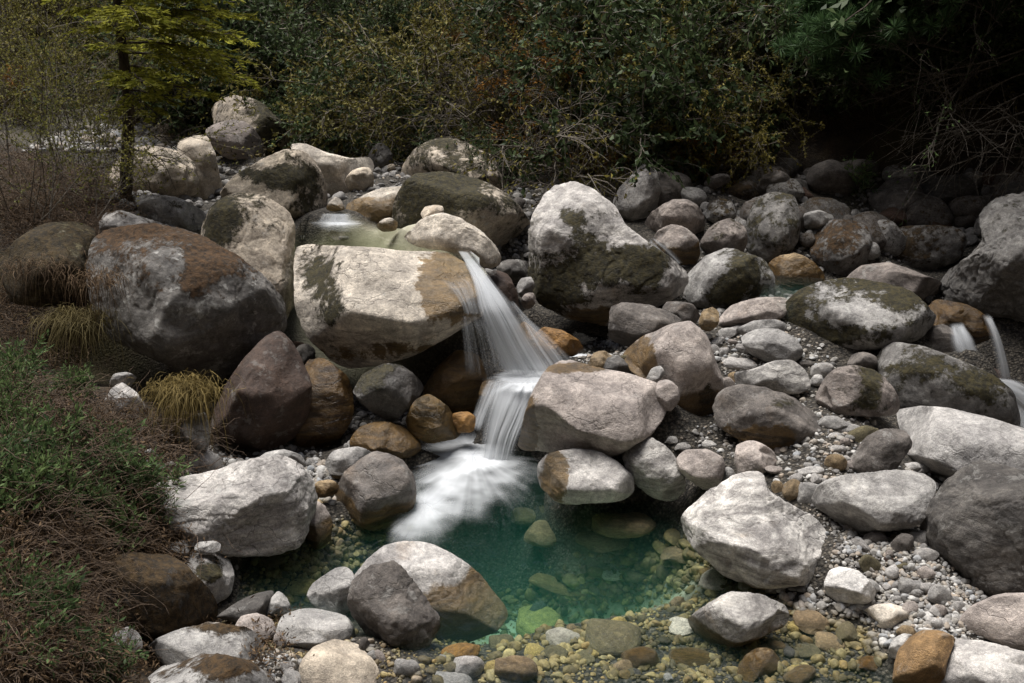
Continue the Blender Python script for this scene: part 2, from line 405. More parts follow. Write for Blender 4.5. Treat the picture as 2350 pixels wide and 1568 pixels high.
bd('low dark grey boulder between the conifer and the tall pale boulder', 8.7, 'grey', .30, [312,455,350,447,400,452,440,468,470,490,472,515,450,532,400,524,350,502,322,478], lichen=.6)
bd('sloping pale boulder with a thick moss cushion above the upper pool', 9.5, 'warm', .34,
   [512,440,540,405,600,370,650,348,690,345,720,370,740,410,748,455,742,495,715,514,690,510,640,500,560,480,520,460], fac=[(-.4,.7,.6,.78),(.8,-.3,.5,.75)])
bd('cream rock with scooped face behind the mossy cushion boulder', 10.6, 'cream', .05, [668,335,700,330,750,352,800,365,850,358,862,380,850,410,820,440,800,462,765,467,735,440,700,390])
bd('small cracked pale block above the warm rounded rock', 10.3, 'warm', .12, [792,415,810,392,845,385,857,405,855,430,835,440,805,440])
bd('dark narrow rock at the foot of the far slope', 11.6, 'dark', .30, [845,355,865,330,885,332,900,355,902,388,862,397,848,378])
bd('warm smooth rock beside the upper pool with an orange wet foot', 9.25, 'cream', .0, [797,495,800,470,835,450,875,433,920,432,945,450,940,500,905,522,850,522,805,515], wet=1.42)
bd('small orange cone rock standing in the little upper cascade', 8.95, 'cream', .0, [750,480,755,465,768,452,781,458,791,480,770,486], wet=1.40)
bd('small flat pale rock at the right shore of the upper pool', 8.5, 'cream', .0, [864,520,875,506,895,500,912,510,908,528,880,532], wet=1.32)
bd('patchy moss boulder at the back against the wooded slope', 10.7, 'warm', .46, [920,405,930,375,950,345,985,322,1030,318,1070,330,1110,350,1150,375,1180,400,1192,435,1120,472,1000,445,938,425], lichen=.5, rough=1.2)
bd('big dark mossy boulder right of the upper pool with pale ridge', 9.1, 'warm', .43,
   [906,525,912,470,930,430,960,402,1010,397,1060,402,1110,420,1160,450,1195,480,1213,510,1215,540,1197,572,1150,592,1060,592,960,570,915,545],
   fac=[(.3,.85,.4,.82),(-.1,-.25,.96,.64),(.5,-.4,.75,.76)], lichen=.7, rough=1.1)
bd('pale knobbly rock lying in front of the big dark mossy boulder', 7.95, 'cream', .14,
   [930,545,950,525,985,498,1015,491,1060,505,1100,530,1130,560,1146,588,1142,606,1120,614,1085,607,1060,588,1020,575,965,566], rough=1.3, fac=[(.5,.2,.8,.8)])
bd('small pale rock perched against the big dark mossy boulder', 8.35, 'warm', .1, [966,492,975,476,995,471,1014,474,1018,488,1008,502,980,508])
bd('big boulder right of the fall with white crest and moss covered dark face', 8.0, 'pale', .36,
   [1213,570,1225,500,1245,450,1275,425,1315,421,1360,437,1400,470,1430,510,1470,545,1520,585,1570,620,1583,645,1562,672,1520,695,1470,724,1400,744,1310,726,1240,692,1212,640],
   fac=[(.42,.78,.46,.74),(-.12,-.30,.94,.58),(.1,-.8,.6,.72),(-.9,.1,.4,.84)], streak=.7, lichen=.5, ng=1)
bd('pointed boulder like a shark fin at the foot of the dark bank', 9.7, 'pale', .27, [1408,470,1425,430,1460,395,1480,374,1497,378,1510,410,1517,450,1507,490,1470,510,1430,504], fac=[(-.6,.3,.7,.7)])
bd('rounded brown grey rock right of the pointed boulder', 9.1, 'rose', .08, [1480,515,1500,485,1535,465,1570,459,1600,475,1616,500,1612,537,1580,553,1520,548], lichen=.2)
bd('two toned rock with ochre left side beside the thin side rill', 8.6, 'rose', .10, [1495,565,1510,530,1540,517,1575,525,1600,550,1606,582,1592,612,1560,618,1520,600], wet=1.12)
bd('humped mossy rock between the ochre rock and the tall dark one', 8.75, 'rose', .34, [1603,590,1615,545,1640,515,1675,503,1705,520,1714,560,1692,600,1650,606])
bd('tall upright rock with dark moss on its right half', 8.95, 'slate', .42, [1708,545,1720,500,1740,460,1780,445,1820,455,1834,500,1828,555,1797,600,1750,606,1715,584], fac=[(-.5,.2,.85,.75),(.7,.2,.7,.8)])
bd('bright lichen speckled rock with dark moss patches left of the small green pool', 7.95, 'grey', .36,
   [1563,670,1580,630,1620,590,1665,572,1715,583,1755,600,1777,640,1767,682,1730,704,1670,714,1600,710], lichen=.8, fac=[(-.3,.7,.6,.8),(.2,-.4,.9,.75)])
bd('brown dome rock sitting in the small green pool', 8.4, 'tan', .06, [1755,640,1765,605,1790,587,1825,583,1862,598,1890,630,1888,655,1830,668,1775,664], wet=1.03)
bd('rust coloured mossy boulder beyond the small green pool', 8.7, 'slate', .50, [1860,565,1870,525,1900,507,1950,505,1990,520,2000,560,1992,608,1950,640,1900,634,1868,604], rust=.7)
bd('moss capped boulder in shade at the right, pale lower face', 8.9, 'slate', .46, [2033,562,2060,525,2120,518,2190,525,2217,550,2202,592,2150,620,2100,626,2058,598], rust=.5)
bd('flat brownish slab rock behind the big lichen boulder', 8.25, 'rose', .05, [1940,650,1980,612,2040,607,2100,625,2162,652,2150,690,2090,700,2000,690], rough=.7)
bd('massive dark rough boulder at the right edge in deep shade', 7.9, 'slate', .22,
   [2160,660,2180,620,2230,590,2262,560,2250,500,2290,460,2360,440,2450,470,2480,600,2460,700,2380,735,2290,730,2230,710,2180,694], rough=2.0, lichen=.5, fac=[(-.5,.5,.7,.72),(-.1,-.7,.7,.72)])
bd('big lichen boulder with black moss patches on the gravel bar', 7.1, 'grey', .34,
   [1794,735,1800,705,1840,665,1890,642,1940,637,2010,648,2070,665,2110,690,2141,722,2135,748,2090,783,2030,804,1950,814,1880,812,1830,793,1798,765],
   lichen=1.0, fac=[(.05,.73,.68,.58),(0,-.84,.54,.78)], rough=1.2, ng=1)
bd('dark sloping slab boulder below the right hand cascade', 6.5, 'slate', .30, [1998,860,2020,810,2055,790,2120,800,2200,830,2270,860,2310,890,2332,930,2335,980,2200,970,2080,945,2015,910], fac=[(.3,.7,.6,.72),(-.1,-.3,.95,.72)], lichen=.5)
bd('domed grey brown boulder in front of the dark sloping slab', 6.2, 'rose', .24, [1872,915,1890,875,1925,845,1965,838,2010,850,2045,885,2064,922,2056,948,1990,956,1910,950], lichen=.7)
bd('large smooth pale whaleback boulder at the right edge', 5.75, 'pale', .0,
   [1985,1000,2010,960,2060,940,2110,933,2180,940,2260,960,2350,988,2460,1020,2500,1100,2460,1180,2350,1160,2250,1120,2140,1080,2040,1040], rough=.5, streak=.0, lichen=.35, fac=[(0,.85,.5,.8)])
bd('dark smooth boulder with wet brown underside on the gravel bar', 5.95, 'shade', .03,
   [1640,935,1655,900,1700,887,1760,890,1820,915,1870,950,1886,985,1876,1018,1830,1040,1760,1032,1700,1010,1652,975], fac=[(.15,.8,.58,.70),(0,-.4,.9,.72)], gloss=.15, streak=.5)
bd('smooth grey boulder with swirling bands behind the dark one', 6.5, 'grey', .0, [1683,870,1690,855,1730,848,1780,830,1820,830,1850,860,1858,888,1832,902,1760,904,1698,898], streak=.8, rough=.7)
bd('grey angular block wedged below the big lichen boulder', 6.85, 'grey', .06, [1700,775,1735,757,1780,755,1820,775,1841,807,1826,826,1762,834,1722,812], lichen=.4)
bd('long pinkish slab standing right of the big smooth front boulder', 6.5, 'pink', .04,
   [1430,815,1468,778,1530,752,1582,746,1615,775,1640,830,1656,880,1648,925,1625,965,1602,1005,1570,1018,1530,990,1515,940,1498,890,1448,852], wet=.62, streak=.3, rough=.7)
bd('twisted grey rock under the right side of the white crested boulder', 7.05, 'shade', .0, [1398,745,1405,705,1440,697,1490,700,1540,720,1577,747,1545,768,1490,795,1440,795,1403,780], streak=.6, rough=1.4)
bd('small rounded grey rock behind the twisted grey rock', 7.45, 'shade', .0, [1520,715,1530,694,1560,692,1590,700,1606,725,1590,745,1550,742])
bd('long low pinkish slab left of the big lichen boulder', 7.3, 'pink', .0, [1648,735,1680,700,1740,685,1800,684,1814,702,1792,730,1730,746,1660,752], streak=.5)
bd('flat grey slab tucked under the pinkish slab', 7.05, 'grey', .0, [1690,758,1730,738,1780,734,1806,748,1790,768,1730,775])
bd('small amber rock beside the pinkish slab', 7.15, 'tan', .0, [1604,735,1615,712,1635,706,1650,718,1648,745,1628,760,1608,754])
bd('big smooth rose grey boulder right of the lower fall', 6.05, 'pink', .0,
   [1190,1020,1205,975,1225,910,1250,865,1280,836,1310,829,1370,845,1440,862,1500,880,1526,905,1531,930,1512,970,1482,1004,1440,1030,1400,1042,1320,1038,1250,1036,1205,1034],
   fac=[(.10,.505,.86,.59),(-.05,-.83,.56,.84),(.75,0,.65,.82)], rough=.55, wet=.17, lichen=.15, d=.9)
bd('pale rock with wet amber left side at the head of the pool', 5.75, 'pale', .0, [1235,1075,1260,1045,1310,1035,1360,1035,1410,1060,1445,1090,1449,1125,1425,1147,1340,1156,1280,1150,1240,1115], wet=.09, rough=1.1, fac=[(.2,.6,.75,.7)])
bd('grey tilted rock with sharp folds at the pool edge', 5.75, 'grey', .0, [1428,1040,1453,1000,1500,1010,1540,1040,1566,1080,1572,1122,1547,1150,1500,1142,1462,1112,1438,1075], streak=.9, rough=1.5, wet=.02)
bd('smooth taupe rock between the folded rock and the egg pebble', 5.65, 'pink', .0, [1553,1052,1575,1035,1620,1033,1656,1050,1661,1078,1648,1118,1626,1129,1588,1105,1560,1078], rough=.7)
bd('half buried taupe rock behind the big pale streaked boulder', 5.65, 'pink', .0, [1688,1065,1692,1022,1730,1012,1772,1030,1782,1058,1762,1090,1702,1100])
bd('big pale streaked boulder at the right end of the pool', 5.0, 'white', .0,
   [1568,1195,1590,1160,1625,1130,1680,1095,1720,1082,1750,1090,1765,1130,1800,1150,1850,1175,1890,1210,1915,1250,1926,1292,1912,1325,1870,1352,1800,1346,1730,1342,1670,1318,1610,1270,1578,1232],
   streak=1.0, rough=1.0, wet=.035, fac=[(-.15,.55,.82,.62),(.6,.25,.75,.74)], faces=3)
bd('grey flat topped boulder with dark chipped left end', 5.1, 'grey', .06, [1866,1148,1880,1120,1900,1105,1960,1090,2050,1082,2120,1090,2146,1112,2132,1155,2110,1198,2070,1213,1990,1219,1930,1232,1880,1195], streak=.4, rough=1.3, fac=[(.05,.6,.8,.58),(-.6,-.4,.7,.74),(.1,-.85,.5,.8)], lichen=.3)
bd('big dark angular boulder at the right edge with a puddle stain', 4.75, 'dark', .10,
   [2118,1190,2160,1120,2210,1080,2260,1062,2330,1080,2420,1100,2520,1160,2540,1300,2480,1370,2400,1392,2280,1372,2210,1336,2150,1295,2122,1245], streak=.8, rough=1.2, fac=[(-.2,.75,.62,.74),(-.25,-.15,.95,.66),(.2,.45,.87,.8)], gloss=.1)
bd('greenish grey rock leaning on the pale whaleback boulder', 5.5, 'shade', .10, [1930,1085,1960,1040,1990,1005,2030,985,2077,990,2092,1020,2065,1062,2045,1092,1990,1102], lichen=.4)
bd('small white block at the water edge below the streaked boulder', 4.62, 'white', .0, [1892,1342,1905,1310,1930,1302,1970,1312,2000,1340,2008,1362,1996,1382,1950,1388,1908,1376], rough=.9, wet=.015)
bd('grey pointed oval rock rising from the shallow water', 4.45, 'grey', .0, [1580,1420,1635,1382,1680,1360,1740,1365,1800,1388,1813,1412,1797,1440,1750,1462,1690,1482,1610,1470], streak=.9, wet=.02, rough=.9)
bd('white and orange rock half sunk at the gravel shore', 4.45, 'cream', .0, [1975,1408,2000,1392,2040,1385,2082,1396,2112,1412,2090,1436,2040,1444,1995,1430], wet=.02)
bd('pale grey rounded boulder at the right edge above the corner boulder', 4.3, 'pink', .0, [2206,1425,2230,1395,2280,1370,2350,1362,2440,1390,2450,1470,2350,1490,2275,1470,2225,1455], streak=.3, rough=.7)
bd('big pale boulder in the bottom right corner', 3.98, 'pale', .0, [2112,1530,2125,1490,2165,1468,2230,1470,2290,1478,2350,1495,2440,1530,2440,1640,2260,1650,2140,1620,2115,1575], streak=.4)
bd('smooth orange brown boulder beside the bottom right corner boulder', 4.08, 'amber', .0, [2050,1560,2062,1500,2085,1466,2120,1448,2165,1453,2190,1470,2172,1520,2160,1590,2105,1605,2060,1595], rough=.5, gloss=.35)
bd('small grey rock left of the orange brown boulder', 4.2, 'grey', .0, [2040,1490,2050,1468,2075,1455,2098,1462,2090,1492,2070,1512,2045,1508], rough=.7)
# front of the pool
bd('big smooth pale boulder standing in the front of the pool', 4.87, 'pale', .0,
   [812,1340,850,1290,885,1258,930,1246,990,1255,1050,1285,1100,1320,1122,1350,1152,1388,1158,1412,1132,1446,1070,1470,1000,1478,930,1470,860,1430,820,1390],
   rough=.6, wet=.06, fac=[(.2,.7,.68,.72),(.3,-.35,.88,.8)], lichen=.1, d=.75)
bd('dark knobbly rock leaning against the big smooth pale boulder', 4.5, 'shade', .12,
   [800,1385,812,1335,850,1305,905,1290,945,1330,975,1372,1001,1418,1002,1442,972,1484,935,1511,890,1503,848,1464,812,1422], streak=.7, rough=2.0, fac=[(-.1,.5,.85,.68),(.15,-.5,.85,.72)])
bd('grey egg shaped boulder resting left of the big smooth pale one', 4.82, 'grey', .0, [703,1368,720,1340,770,1305,795,1303,817,1332,820,1372,806,1398,770,1412,730,1398], rough=.5, lichen=.2, streak=.3)
bd('light grey flat boulder under the egg shaped one', 4.5, 'grey', .0, [635,1458,650,1415,690,1398,740,1400,790,1415,810,1442,806,1475,770,1506,690,1506,642,1486], rough=.7, lichen=.3)
bd('cream smooth boulder at the bottom edge', 4.12, 'warm', .0, [692,1530,720,1490,770,1470,820,1480,857,1522,880,1572,870,1625,760,1645,700,1605], rough=.4, lichen=.1)
bd('long grey boulder with flat bright top on the left bank of the pool', 5.2, 'pale', .05,
   [318,1165,335,1120,420,1095,500,1080,580,1060,640,1052,690,1072,715,1108,719,1162,702,1215,672,1254,600,1273,520,1275,440,1255,385,1220,340,1190],
   lichen=.8, streak=.7, rough=1.3, fac=[(-.2,.78,.6,.64),(.15,-.45,.88,.70)], d=.9)
bd('wet dark rounded boulder at the left edge of the foam', 5.75, 'shade', .0, [768,1140,790,1090,830,1055,870,1040,920,1060,946,1095,953,1132,946,1172,920,1204,850,1215,790,1190], gloss=.5, wet=.13, streak=.5, fac=[(.2,.5,.85,.75)])
bd('smooth grey oval rock behind the wet dark rounded boulder', 6.1, 'grey', .0, [748,1062,768,1035,820,1027,852,1040,848,1068,800,1092,760,1088], rough=.6)
bd('brown footed rock beside the long grey boulder', 5.42, 'pink', .1, [688,1205,715,1152,745,1163,761,1200,757,1240,722,1258], wet=.12)
bd('large dark red brown boulder under the huge mossy one', 6.45, 'umber', .0,
   [486,980,500,930,530,870,572,820,610,778,640,765,670,800,700,850,712,892,702,950,672,1003,620,1034,560,1030,508,1010], gloss=.25, lichen=.25, fac=[(.5,.35,.8,.75)], rough=.8)
bd('wet rusty streaked boulder right of the red brown one', 6.65, 'brown', .05, [655,1000,685,870,708,828,745,830,790,860,809,900,806,950,782,1003,742,1044,690,1050], gloss=.5, lichen=.4, wet=.75)
bd('angular wet block with mossy left top under the overhang', 6.6, 'dark', .36, [813,900,833,862,880,838,920,840,960,870,972,892,952,922,927,948,895,968,848,938], gloss=.55, fac=[(.3,.7,.6,.68),(.1,-.6,.8,.72)], faces=8)
bd('round dark wet boulder left of the falling water', 6.5, 'olive', .2, [932,965,955,920,985,905,1030,935,1059,987,1042,1008,985,1016,943,994], gloss=.5, wet=.6)
bd('ochre brown rounded boulder at the left edge of the splash pool', 6.35, 'tan', .1, [806,1012,830,978,870,968,920,978,957,1005,963,1032,932,1050,860,1052,813,1040], gloss=.3, wet=.45)
bd('brown stained boulder in the dark hollow behind the fall', 7.1, 'tan', .0, [973,905,1000,850,1050,808,1095,818,1113,862,1108,922,1082,948,1010,945], gloss=.35, wet=.9, ng=1)
bd('small round dark rock between the two falls', 6.85, 'shade', .0, [1098,905,1108,878,1128,870,1142,885,1142,918,1124,936,1104,928], gloss=.4, wet=.5)
bd('yellow wet rock at the left foot of the lower fall', 6.6, 'orange', .0, [1028,975,1040,950,1072,945,1092,960,1085,988,1050,994], gloss=.4)
bd('orange wet rock right of the fall under the white crested boulder', 7.1, 'orange', .0, [1222,778,1250,752,1290,760,1326,780,1337,803,1310,818,1260,812], gloss=.4, rough=1.2)
bd('yellow sloping rock beneath the right veil of the fall', 7.22, 'amber', .0, [1175,770,1205,742,1250,780,1310,825,1335,860,1270,885,1200,875,1172,830], gloss=.4, wet=.8, rough=.6)
bd('ochre rock beside the dark wet one behind the rose grey boulder', 6.72, 'tan', .0, [1350,838,1362,812,1388,806,1406,820,1400,848,1370,855], gloss=.4, wet=.62)
bd('small dark wet rock behind the rose grey boulder', 6.62, 'dark', .0, [1386,850,1395,822,1420,818,1440,838,1442,864,1415,872], gloss=.5)
bd('egg shaped taupe rock leaning on the rose grey boulder', 6.15, 'pink', .0, [1500,900,1512,876,1535,873,1556,890,1558,918,1540,942,1515,935], rough=.4)
bd('thin grey wedge stone lying above the egg shaped taupe rock', 6.3, 'grey', .0, [1480,878,1495,848,1515,840,1525,855,1512,876,1495,884], rough=.8)
# left bank
bd('low moss covered boulder under the bushes at the left edge', 7.1, 'olive', .62, [0,600,30,555,90,520,160,508,215,530,228,600,205,690,120,700,30,690], rust=.3)
bd('pale rock top behind the huge mossy boulder', 7.9, 'pale', .3, [228,515,245,490,280,484,330,500,370,512,372,540,300,560,240,545], rust=.6)
bd('white angular rock in the hollow under the huge mossy boulder', 5.95, 'pale', .05, [236,935,255,895,280,880,310,900,335,935,325,955,270,960])
bd('small pale stone leaning above the white angular rock', 6.1, 'grey', .0, [252,880,262,860,290,854,312,866,300,886,270,892])
bd('grey rock under the dead grass tuft', 5.75, 'grey', .05, [405,1000,430,960,470,945,482,990,475,1030,440,1042,408,1030])
bd('pale rock under twigs behind the long grey boulder', 5.75, 'pale', .15, [395,1055,420,1030,465,1028,505,1050,508,1080,440,1095], rust=.6)
bd('dark moss covered boulder at the lower left in the dead stems', 4.45, 'dark', .62, [120,1345,180,1300,270,1278,380,1275,430,1310,480,1360,500,1410,482,1436,380,1452,250,1448,150,1425], rust=.5, fac=[(.3,.6,.7,.74)])
bd('white topped rounded boulder with a moss spot by the pool', 4.78, 'pale', .24, [398,1295,430,1270,490,1268,525,1285,536,1320,528,1362,490,1388,440,1378,408,1335], lichen=.3)
bd('grey boulder with mossy crown in the bottom left', 4.15, 'grey', .16, [345,1485,400,1452,480,1432,560,1440,610,1470,633,1510,626,1545,560,1568,420,1558], rust=.5, lichen=.5)
bd('mossy grey boulder cut by the bottom edge', 3.82, 'grey', .30, [330,1565,380,1522,450,1500,540,1512,620,1547,660,1595,640,1655,400,1655,330,1625], rust=.6, lichen=.4)
bd('slanted grey slab stone among dead stalks in the bottom left', 4.0, 'grey', .0, [190,1508,240,1470,290,1440,318,1455,324,1488,280,1508,212,1522], rough=.8)
bd('bluish leaning stone at the lower left under dead stems', 4.15, 'grey', .0, [160,1440,185,1418,225,1420,240,1445,225,1480,198,1492,170,1470], rough=.9)
bd('dark pointed slab between the mossy boulder and the pool', 4.62, 'dark', .0, [500,1415,550,1380,600,1360,627,1358,617,1392,592,1442,530,1425], rough=.6, fac=[(0,.8,.6,.6)])
bd('small grey triangular rock at the pool edge beside the dark slab', 4.68, 'grey', .0, [612,1412,622,1375,638,1358,658,1372,668,1400,650,1412])
bd('pale broken block in front of the dark slab', 4.45, 'pink', .0, [540,1440,555,1415,590,1408,625,1425,632,1455,600,1475,555,1465])
bd('thin flat stone under the long grey boulder, twigs lying on it', 4.85, 'grey', .0, [448,1262,455,1246,490,1242,506,1250,502,1266,470,1274], rough=.7)
bd('flat grey stone half under the twigs left of the thin one', 4.87, 'grey', .0, [382,1268,395,1248,425,1240,438,1255,430,1275,400,1282], rough=.7)
bd('grey dome behind the long grey boulder at the waterline', 6.0, 'grey', .0, [590,1062,610,1040,650,1033,690,1045,702,1070,660,1085], rough=.5, wet=.12)
bd('brown flat rock in the shallow left of the wet dark boulder', 5.75, 'tan', .0, [715,1125,730,1105,760,1102,778,1115,770,1135,735,1142], wet=.2, gloss=.4)
bd('dark boulder in the hollow under the broad slab', 7.3, 'dark', .2, [672,820,685,795,705,790,722,805,720,840,690,850], rust=.8)
# shaded right bank
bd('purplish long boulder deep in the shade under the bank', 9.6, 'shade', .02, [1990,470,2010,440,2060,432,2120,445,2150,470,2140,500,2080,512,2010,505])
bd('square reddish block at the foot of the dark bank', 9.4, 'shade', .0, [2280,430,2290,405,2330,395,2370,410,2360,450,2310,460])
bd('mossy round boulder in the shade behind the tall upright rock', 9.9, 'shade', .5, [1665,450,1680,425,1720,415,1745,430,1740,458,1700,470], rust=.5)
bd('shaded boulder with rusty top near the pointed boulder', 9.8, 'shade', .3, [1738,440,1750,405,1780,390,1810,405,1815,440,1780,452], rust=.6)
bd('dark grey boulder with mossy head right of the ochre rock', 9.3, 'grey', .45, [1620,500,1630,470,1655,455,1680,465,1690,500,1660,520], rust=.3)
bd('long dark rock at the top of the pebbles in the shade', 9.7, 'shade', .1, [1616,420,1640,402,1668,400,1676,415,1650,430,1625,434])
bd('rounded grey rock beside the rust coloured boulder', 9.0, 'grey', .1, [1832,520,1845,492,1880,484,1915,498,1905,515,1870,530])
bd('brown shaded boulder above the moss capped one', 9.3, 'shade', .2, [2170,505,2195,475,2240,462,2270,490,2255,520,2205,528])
bd('wet brown ledge rock at the top of the right hand cascade', 7.35, 'brown', .0, [2120,720,2150,690,2220,700,2270,730,2285,770,2240,790,2190,800,2150,770], gloss=.45, wet=1.05)
bd('grey wedge rock beside the right hand cascade', 6.95, 'shade', .0, [2105,790,2130,755,2165,745,2205,775,2200,820,2150,825])
bd('dark stone under the front of the big lichen boulder', 6.7, 'shade', .0, [1945,840,1955,815,1985,808,2010,820,2010,845,1975,855])

bd('brown wet rock in the crevice behind the main fall', 7.95, 'umber', .0, [1108,655,1132,622,1165,630,1186,668,1192,715,1165,738,1128,715], gloss=.4)
bd('dark rock deep in the crevice below the knobbly pale rock', 8.35, 'dark', .0, [1140,612,1165,596,1205,600,1216,628,1200,650,1155,645])
bd('small pale stone in the crevice left of the white crested boulder', 7.9, 'grey', .0, [1186,660,1196,640,1218,636,1226,655,1215,680,1195,682])
bd('small reddish stone at the foot of the white crested boulder', 7.7, 'rose', .0, [1196,690,1206,674,1224,674,1230,692,1218,708,1202,706])
bd('dark wet stone under the left end of the right hand cascade', 6.8, 'umber', .0, [2215,860,2240,835,2290,850,2330,880,2320,915,2260,905], gloss=.4)
def smooth_outline(P, n=16):
    k = len(P); t = np.linspace(0, 1, n, endpoint=False)[:, None]; out = []
    for i in range(k):
        p0, p1, p2, p3 = P[(i - 1) % k], P[i], P[(i + 1) % k], P[(i + 2) % k]
        out.append(0.5 * (2 * p1 + (p2 - p0) * t + (2 * p0 - 5 * p1 + 4 * p2 - p3) * t ** 2 + (-p0 + 3 * p1 - 3 * p2 + p3) * t ** 3))
    return np.concatenate(out)

_ICO = {}
def ico(s):
    if s not in _ICO:
        bm = bmesh.new(); bmesh.ops.create_icosphere(bm, subdivisions=s, radius=1)
        v = np.array([x.co[:] for x in bm.verts]); f = np.array([[q.index for q in p.verts] for p in bm.faces])
        v /= np.linalg.norm(v, axis=1)[:, None]
        bm.free(); _ICO[s] = (v, f)
    return _ICO[s]

def clip(p, nrm, frac, k=0.09, protect=None):
    nrm = np.array(nrm, float); nrm /= np.linalg.norm(nrm)
    t = p @ nrm
    t = t - frac * t.max()
    if t.max() <= 0: return p
    e = 0.5 * (t + np.sqrt(t * t + k * k))
    e = np.where(t > -3 * k, e, 0) * sstep(-3 * k, -k, t)
    if nrm[2] > .28:                          # slide points back along the line of sight: the outline stays as it is
        return p - np.column_stack([e * 0, e * 0, .97 * e / nrm[2]])
    if protect is not None: e = e * protect
    return p - e[:, None] * nrm * 0.96

def rock_shape(v, a_scale, rng, faces=6, rough=1.0, explicit=(), protect=None, seed=0.0, layers=0.0):
    """v: sphere directions already stretched to the stone's proportions (unit mean radius)"""
    p = v.copy()
    for e in explicit: p = clip(p, e[:3], e[3], 0.028, protect)
    for _ in range(faces):
        n = rng.normal(size=3); n[2] = abs(n[2]) * 0.9 + (.32 if protect is not None else 0)
        p = clip(p, n, rng.uniform(.60, .90) if protect is not None else rng.uniform(.74, .92), 0.035 if protect is not None else .08, protect)
    if protect is not None and rough >= .8:   # small chipped flats
        for _ in range(26):
            n = rng.normal(size=3); n[2] = abs(n[2]) + .15
            p = clip(p, n, rng.uniform(.90, .97), 0.012, protect)
    d = norm(p); o = np.array([seed, seed * 1.7, -seed])
    w = 1.0 if protect is None else (0.30 + 0.7 * protect)
    disp = 0.085 * fbm(p * 1.25 + o, 2) * w
    disp += rough * 0.019 * fbm(p * 3.2 + o, 3, 0.5)
    rid = 1 - np.abs(fbm(p * 2.2 - o, 3)) * 1.6
    disp -= rough * 0.016 * sstep(0.86, 1.0, rid)
    disp += rough * 0.006 * fbm(p * 14 + o, 3, 0.6)
    if layers > 0:                            # broken beds: shallow steps across the stone
        bd_ = norm(rng.normal(size=3) * np.array([.6, 1, .5]))
        hh = (p @ bd_) * 5.5 + 0.8 * fbm(p * 1.7 + o, 2); fr = hh - np.floor(hh)
        disp -= layers * 0.028 * fr ** 2.5 * (0.5 + 0.5 * vnoise(np.column_stack([np.floor(hh), hh * 0 + seed, p[:, 0] * 1.2])))
    return p + d * disp[:, None]

# where moss cushions and wet stains sit on the stones that show them clearly
PATCHES = (
 ('huge mossy', ((300,528,90,28,.22),(490,590,80,45,.22),(445,650,45,45,.2),(330,640,40,60,.10),(430,780,200,90,-.25),(390,590,60,40,-.12)), ()),
 ('tall pale boulder standing', ((505,520,45,60,.22),(540,470,60,20,.1),(620,620,60,80,-.1)), ()),
 ('broad slab', ((765,690,42,110,.26),(715,620,34,70,.16),(890,650,90,90,-.5)), ((1035,650,88,95,1.0),(900,800,250,38,.55))),
 ('sloping pale', ((640,405,80,34,.24),(700,470,30,40,.1),(600,370,60,20,-.2),(560,450,60,40,-.15)), ()),
 ('big dark mossy', ((1040,440,120,40,.16),(950,480,50,80,.10),(1000,520,60,40,.1),(1130,440,60,15,-.15)), ()),
 ('big boulder right of the fall', ((1350,610,150,70,.14),(1305,490,28,26,.22),(1490,610,80,45,.2),(1250,680,60,60,.15),(1330,440,80,34,-.4),(1440,530,60,30,-.25),(1560,640,30,40,-.3),(1260,520,40,50,-.2)), ((1380,730,160,30,.7),)),
 ('big lichen', ((1825,690,30,60,.2),(2070,690,60,36,.2),(1900,765,110,36,.18),(1980,650,90,14,.1),(1980,720,70,22,-.25)), ()),
 ('bright lichen', ((1710,620,36,60,.18),(1660,665,45,36,.16),(1610,610,40,40,-.2)), ()),
 ('rounded top', ((620,300,36,70,.2),), ()), ('dark sloping', ((2110,850,90,36,.15),(2260,890,50,40,.15)), ()),
 ('domed grey', ((1995,870,26,36,.2),(2000,930,60,20,.12)), ()),
 ('dark smooth', ((1800,925,40,16,.15),), ((1750,1010,130,50,.75),)),
 ('big smooth rose', (), ((1205,975,34,110,.9),(1320,845,120,16,.7))), ('pale rock with wet', (), ((1270,1085,36,60,1.0),)),
 ('long pinkish', ((1625,910,26,30,.35),), ((1465,830,45,60,1.0),(1570,1000,60,30,.9))),
 ('long grey boulder', ((500,1150,200,80,-.3),), ()), ('white topped', ((478,1315,30,24,.3),), ()),
 ('wet rusty', (), ((750,950,60,90,.9),)), ('angular wet', ((860,880,50,40,.2),(930,890,50,30,-.4)), ()),
 ('large dark red', (), ()), ('grey boulder with mossy', ((520,1440,100,14,.2),), ()), ('mossy grey boulder cut', ((520,1525,70,26,.3),), ()),
)
boulders = []
GC = []                                     # ground points (x, y, z)
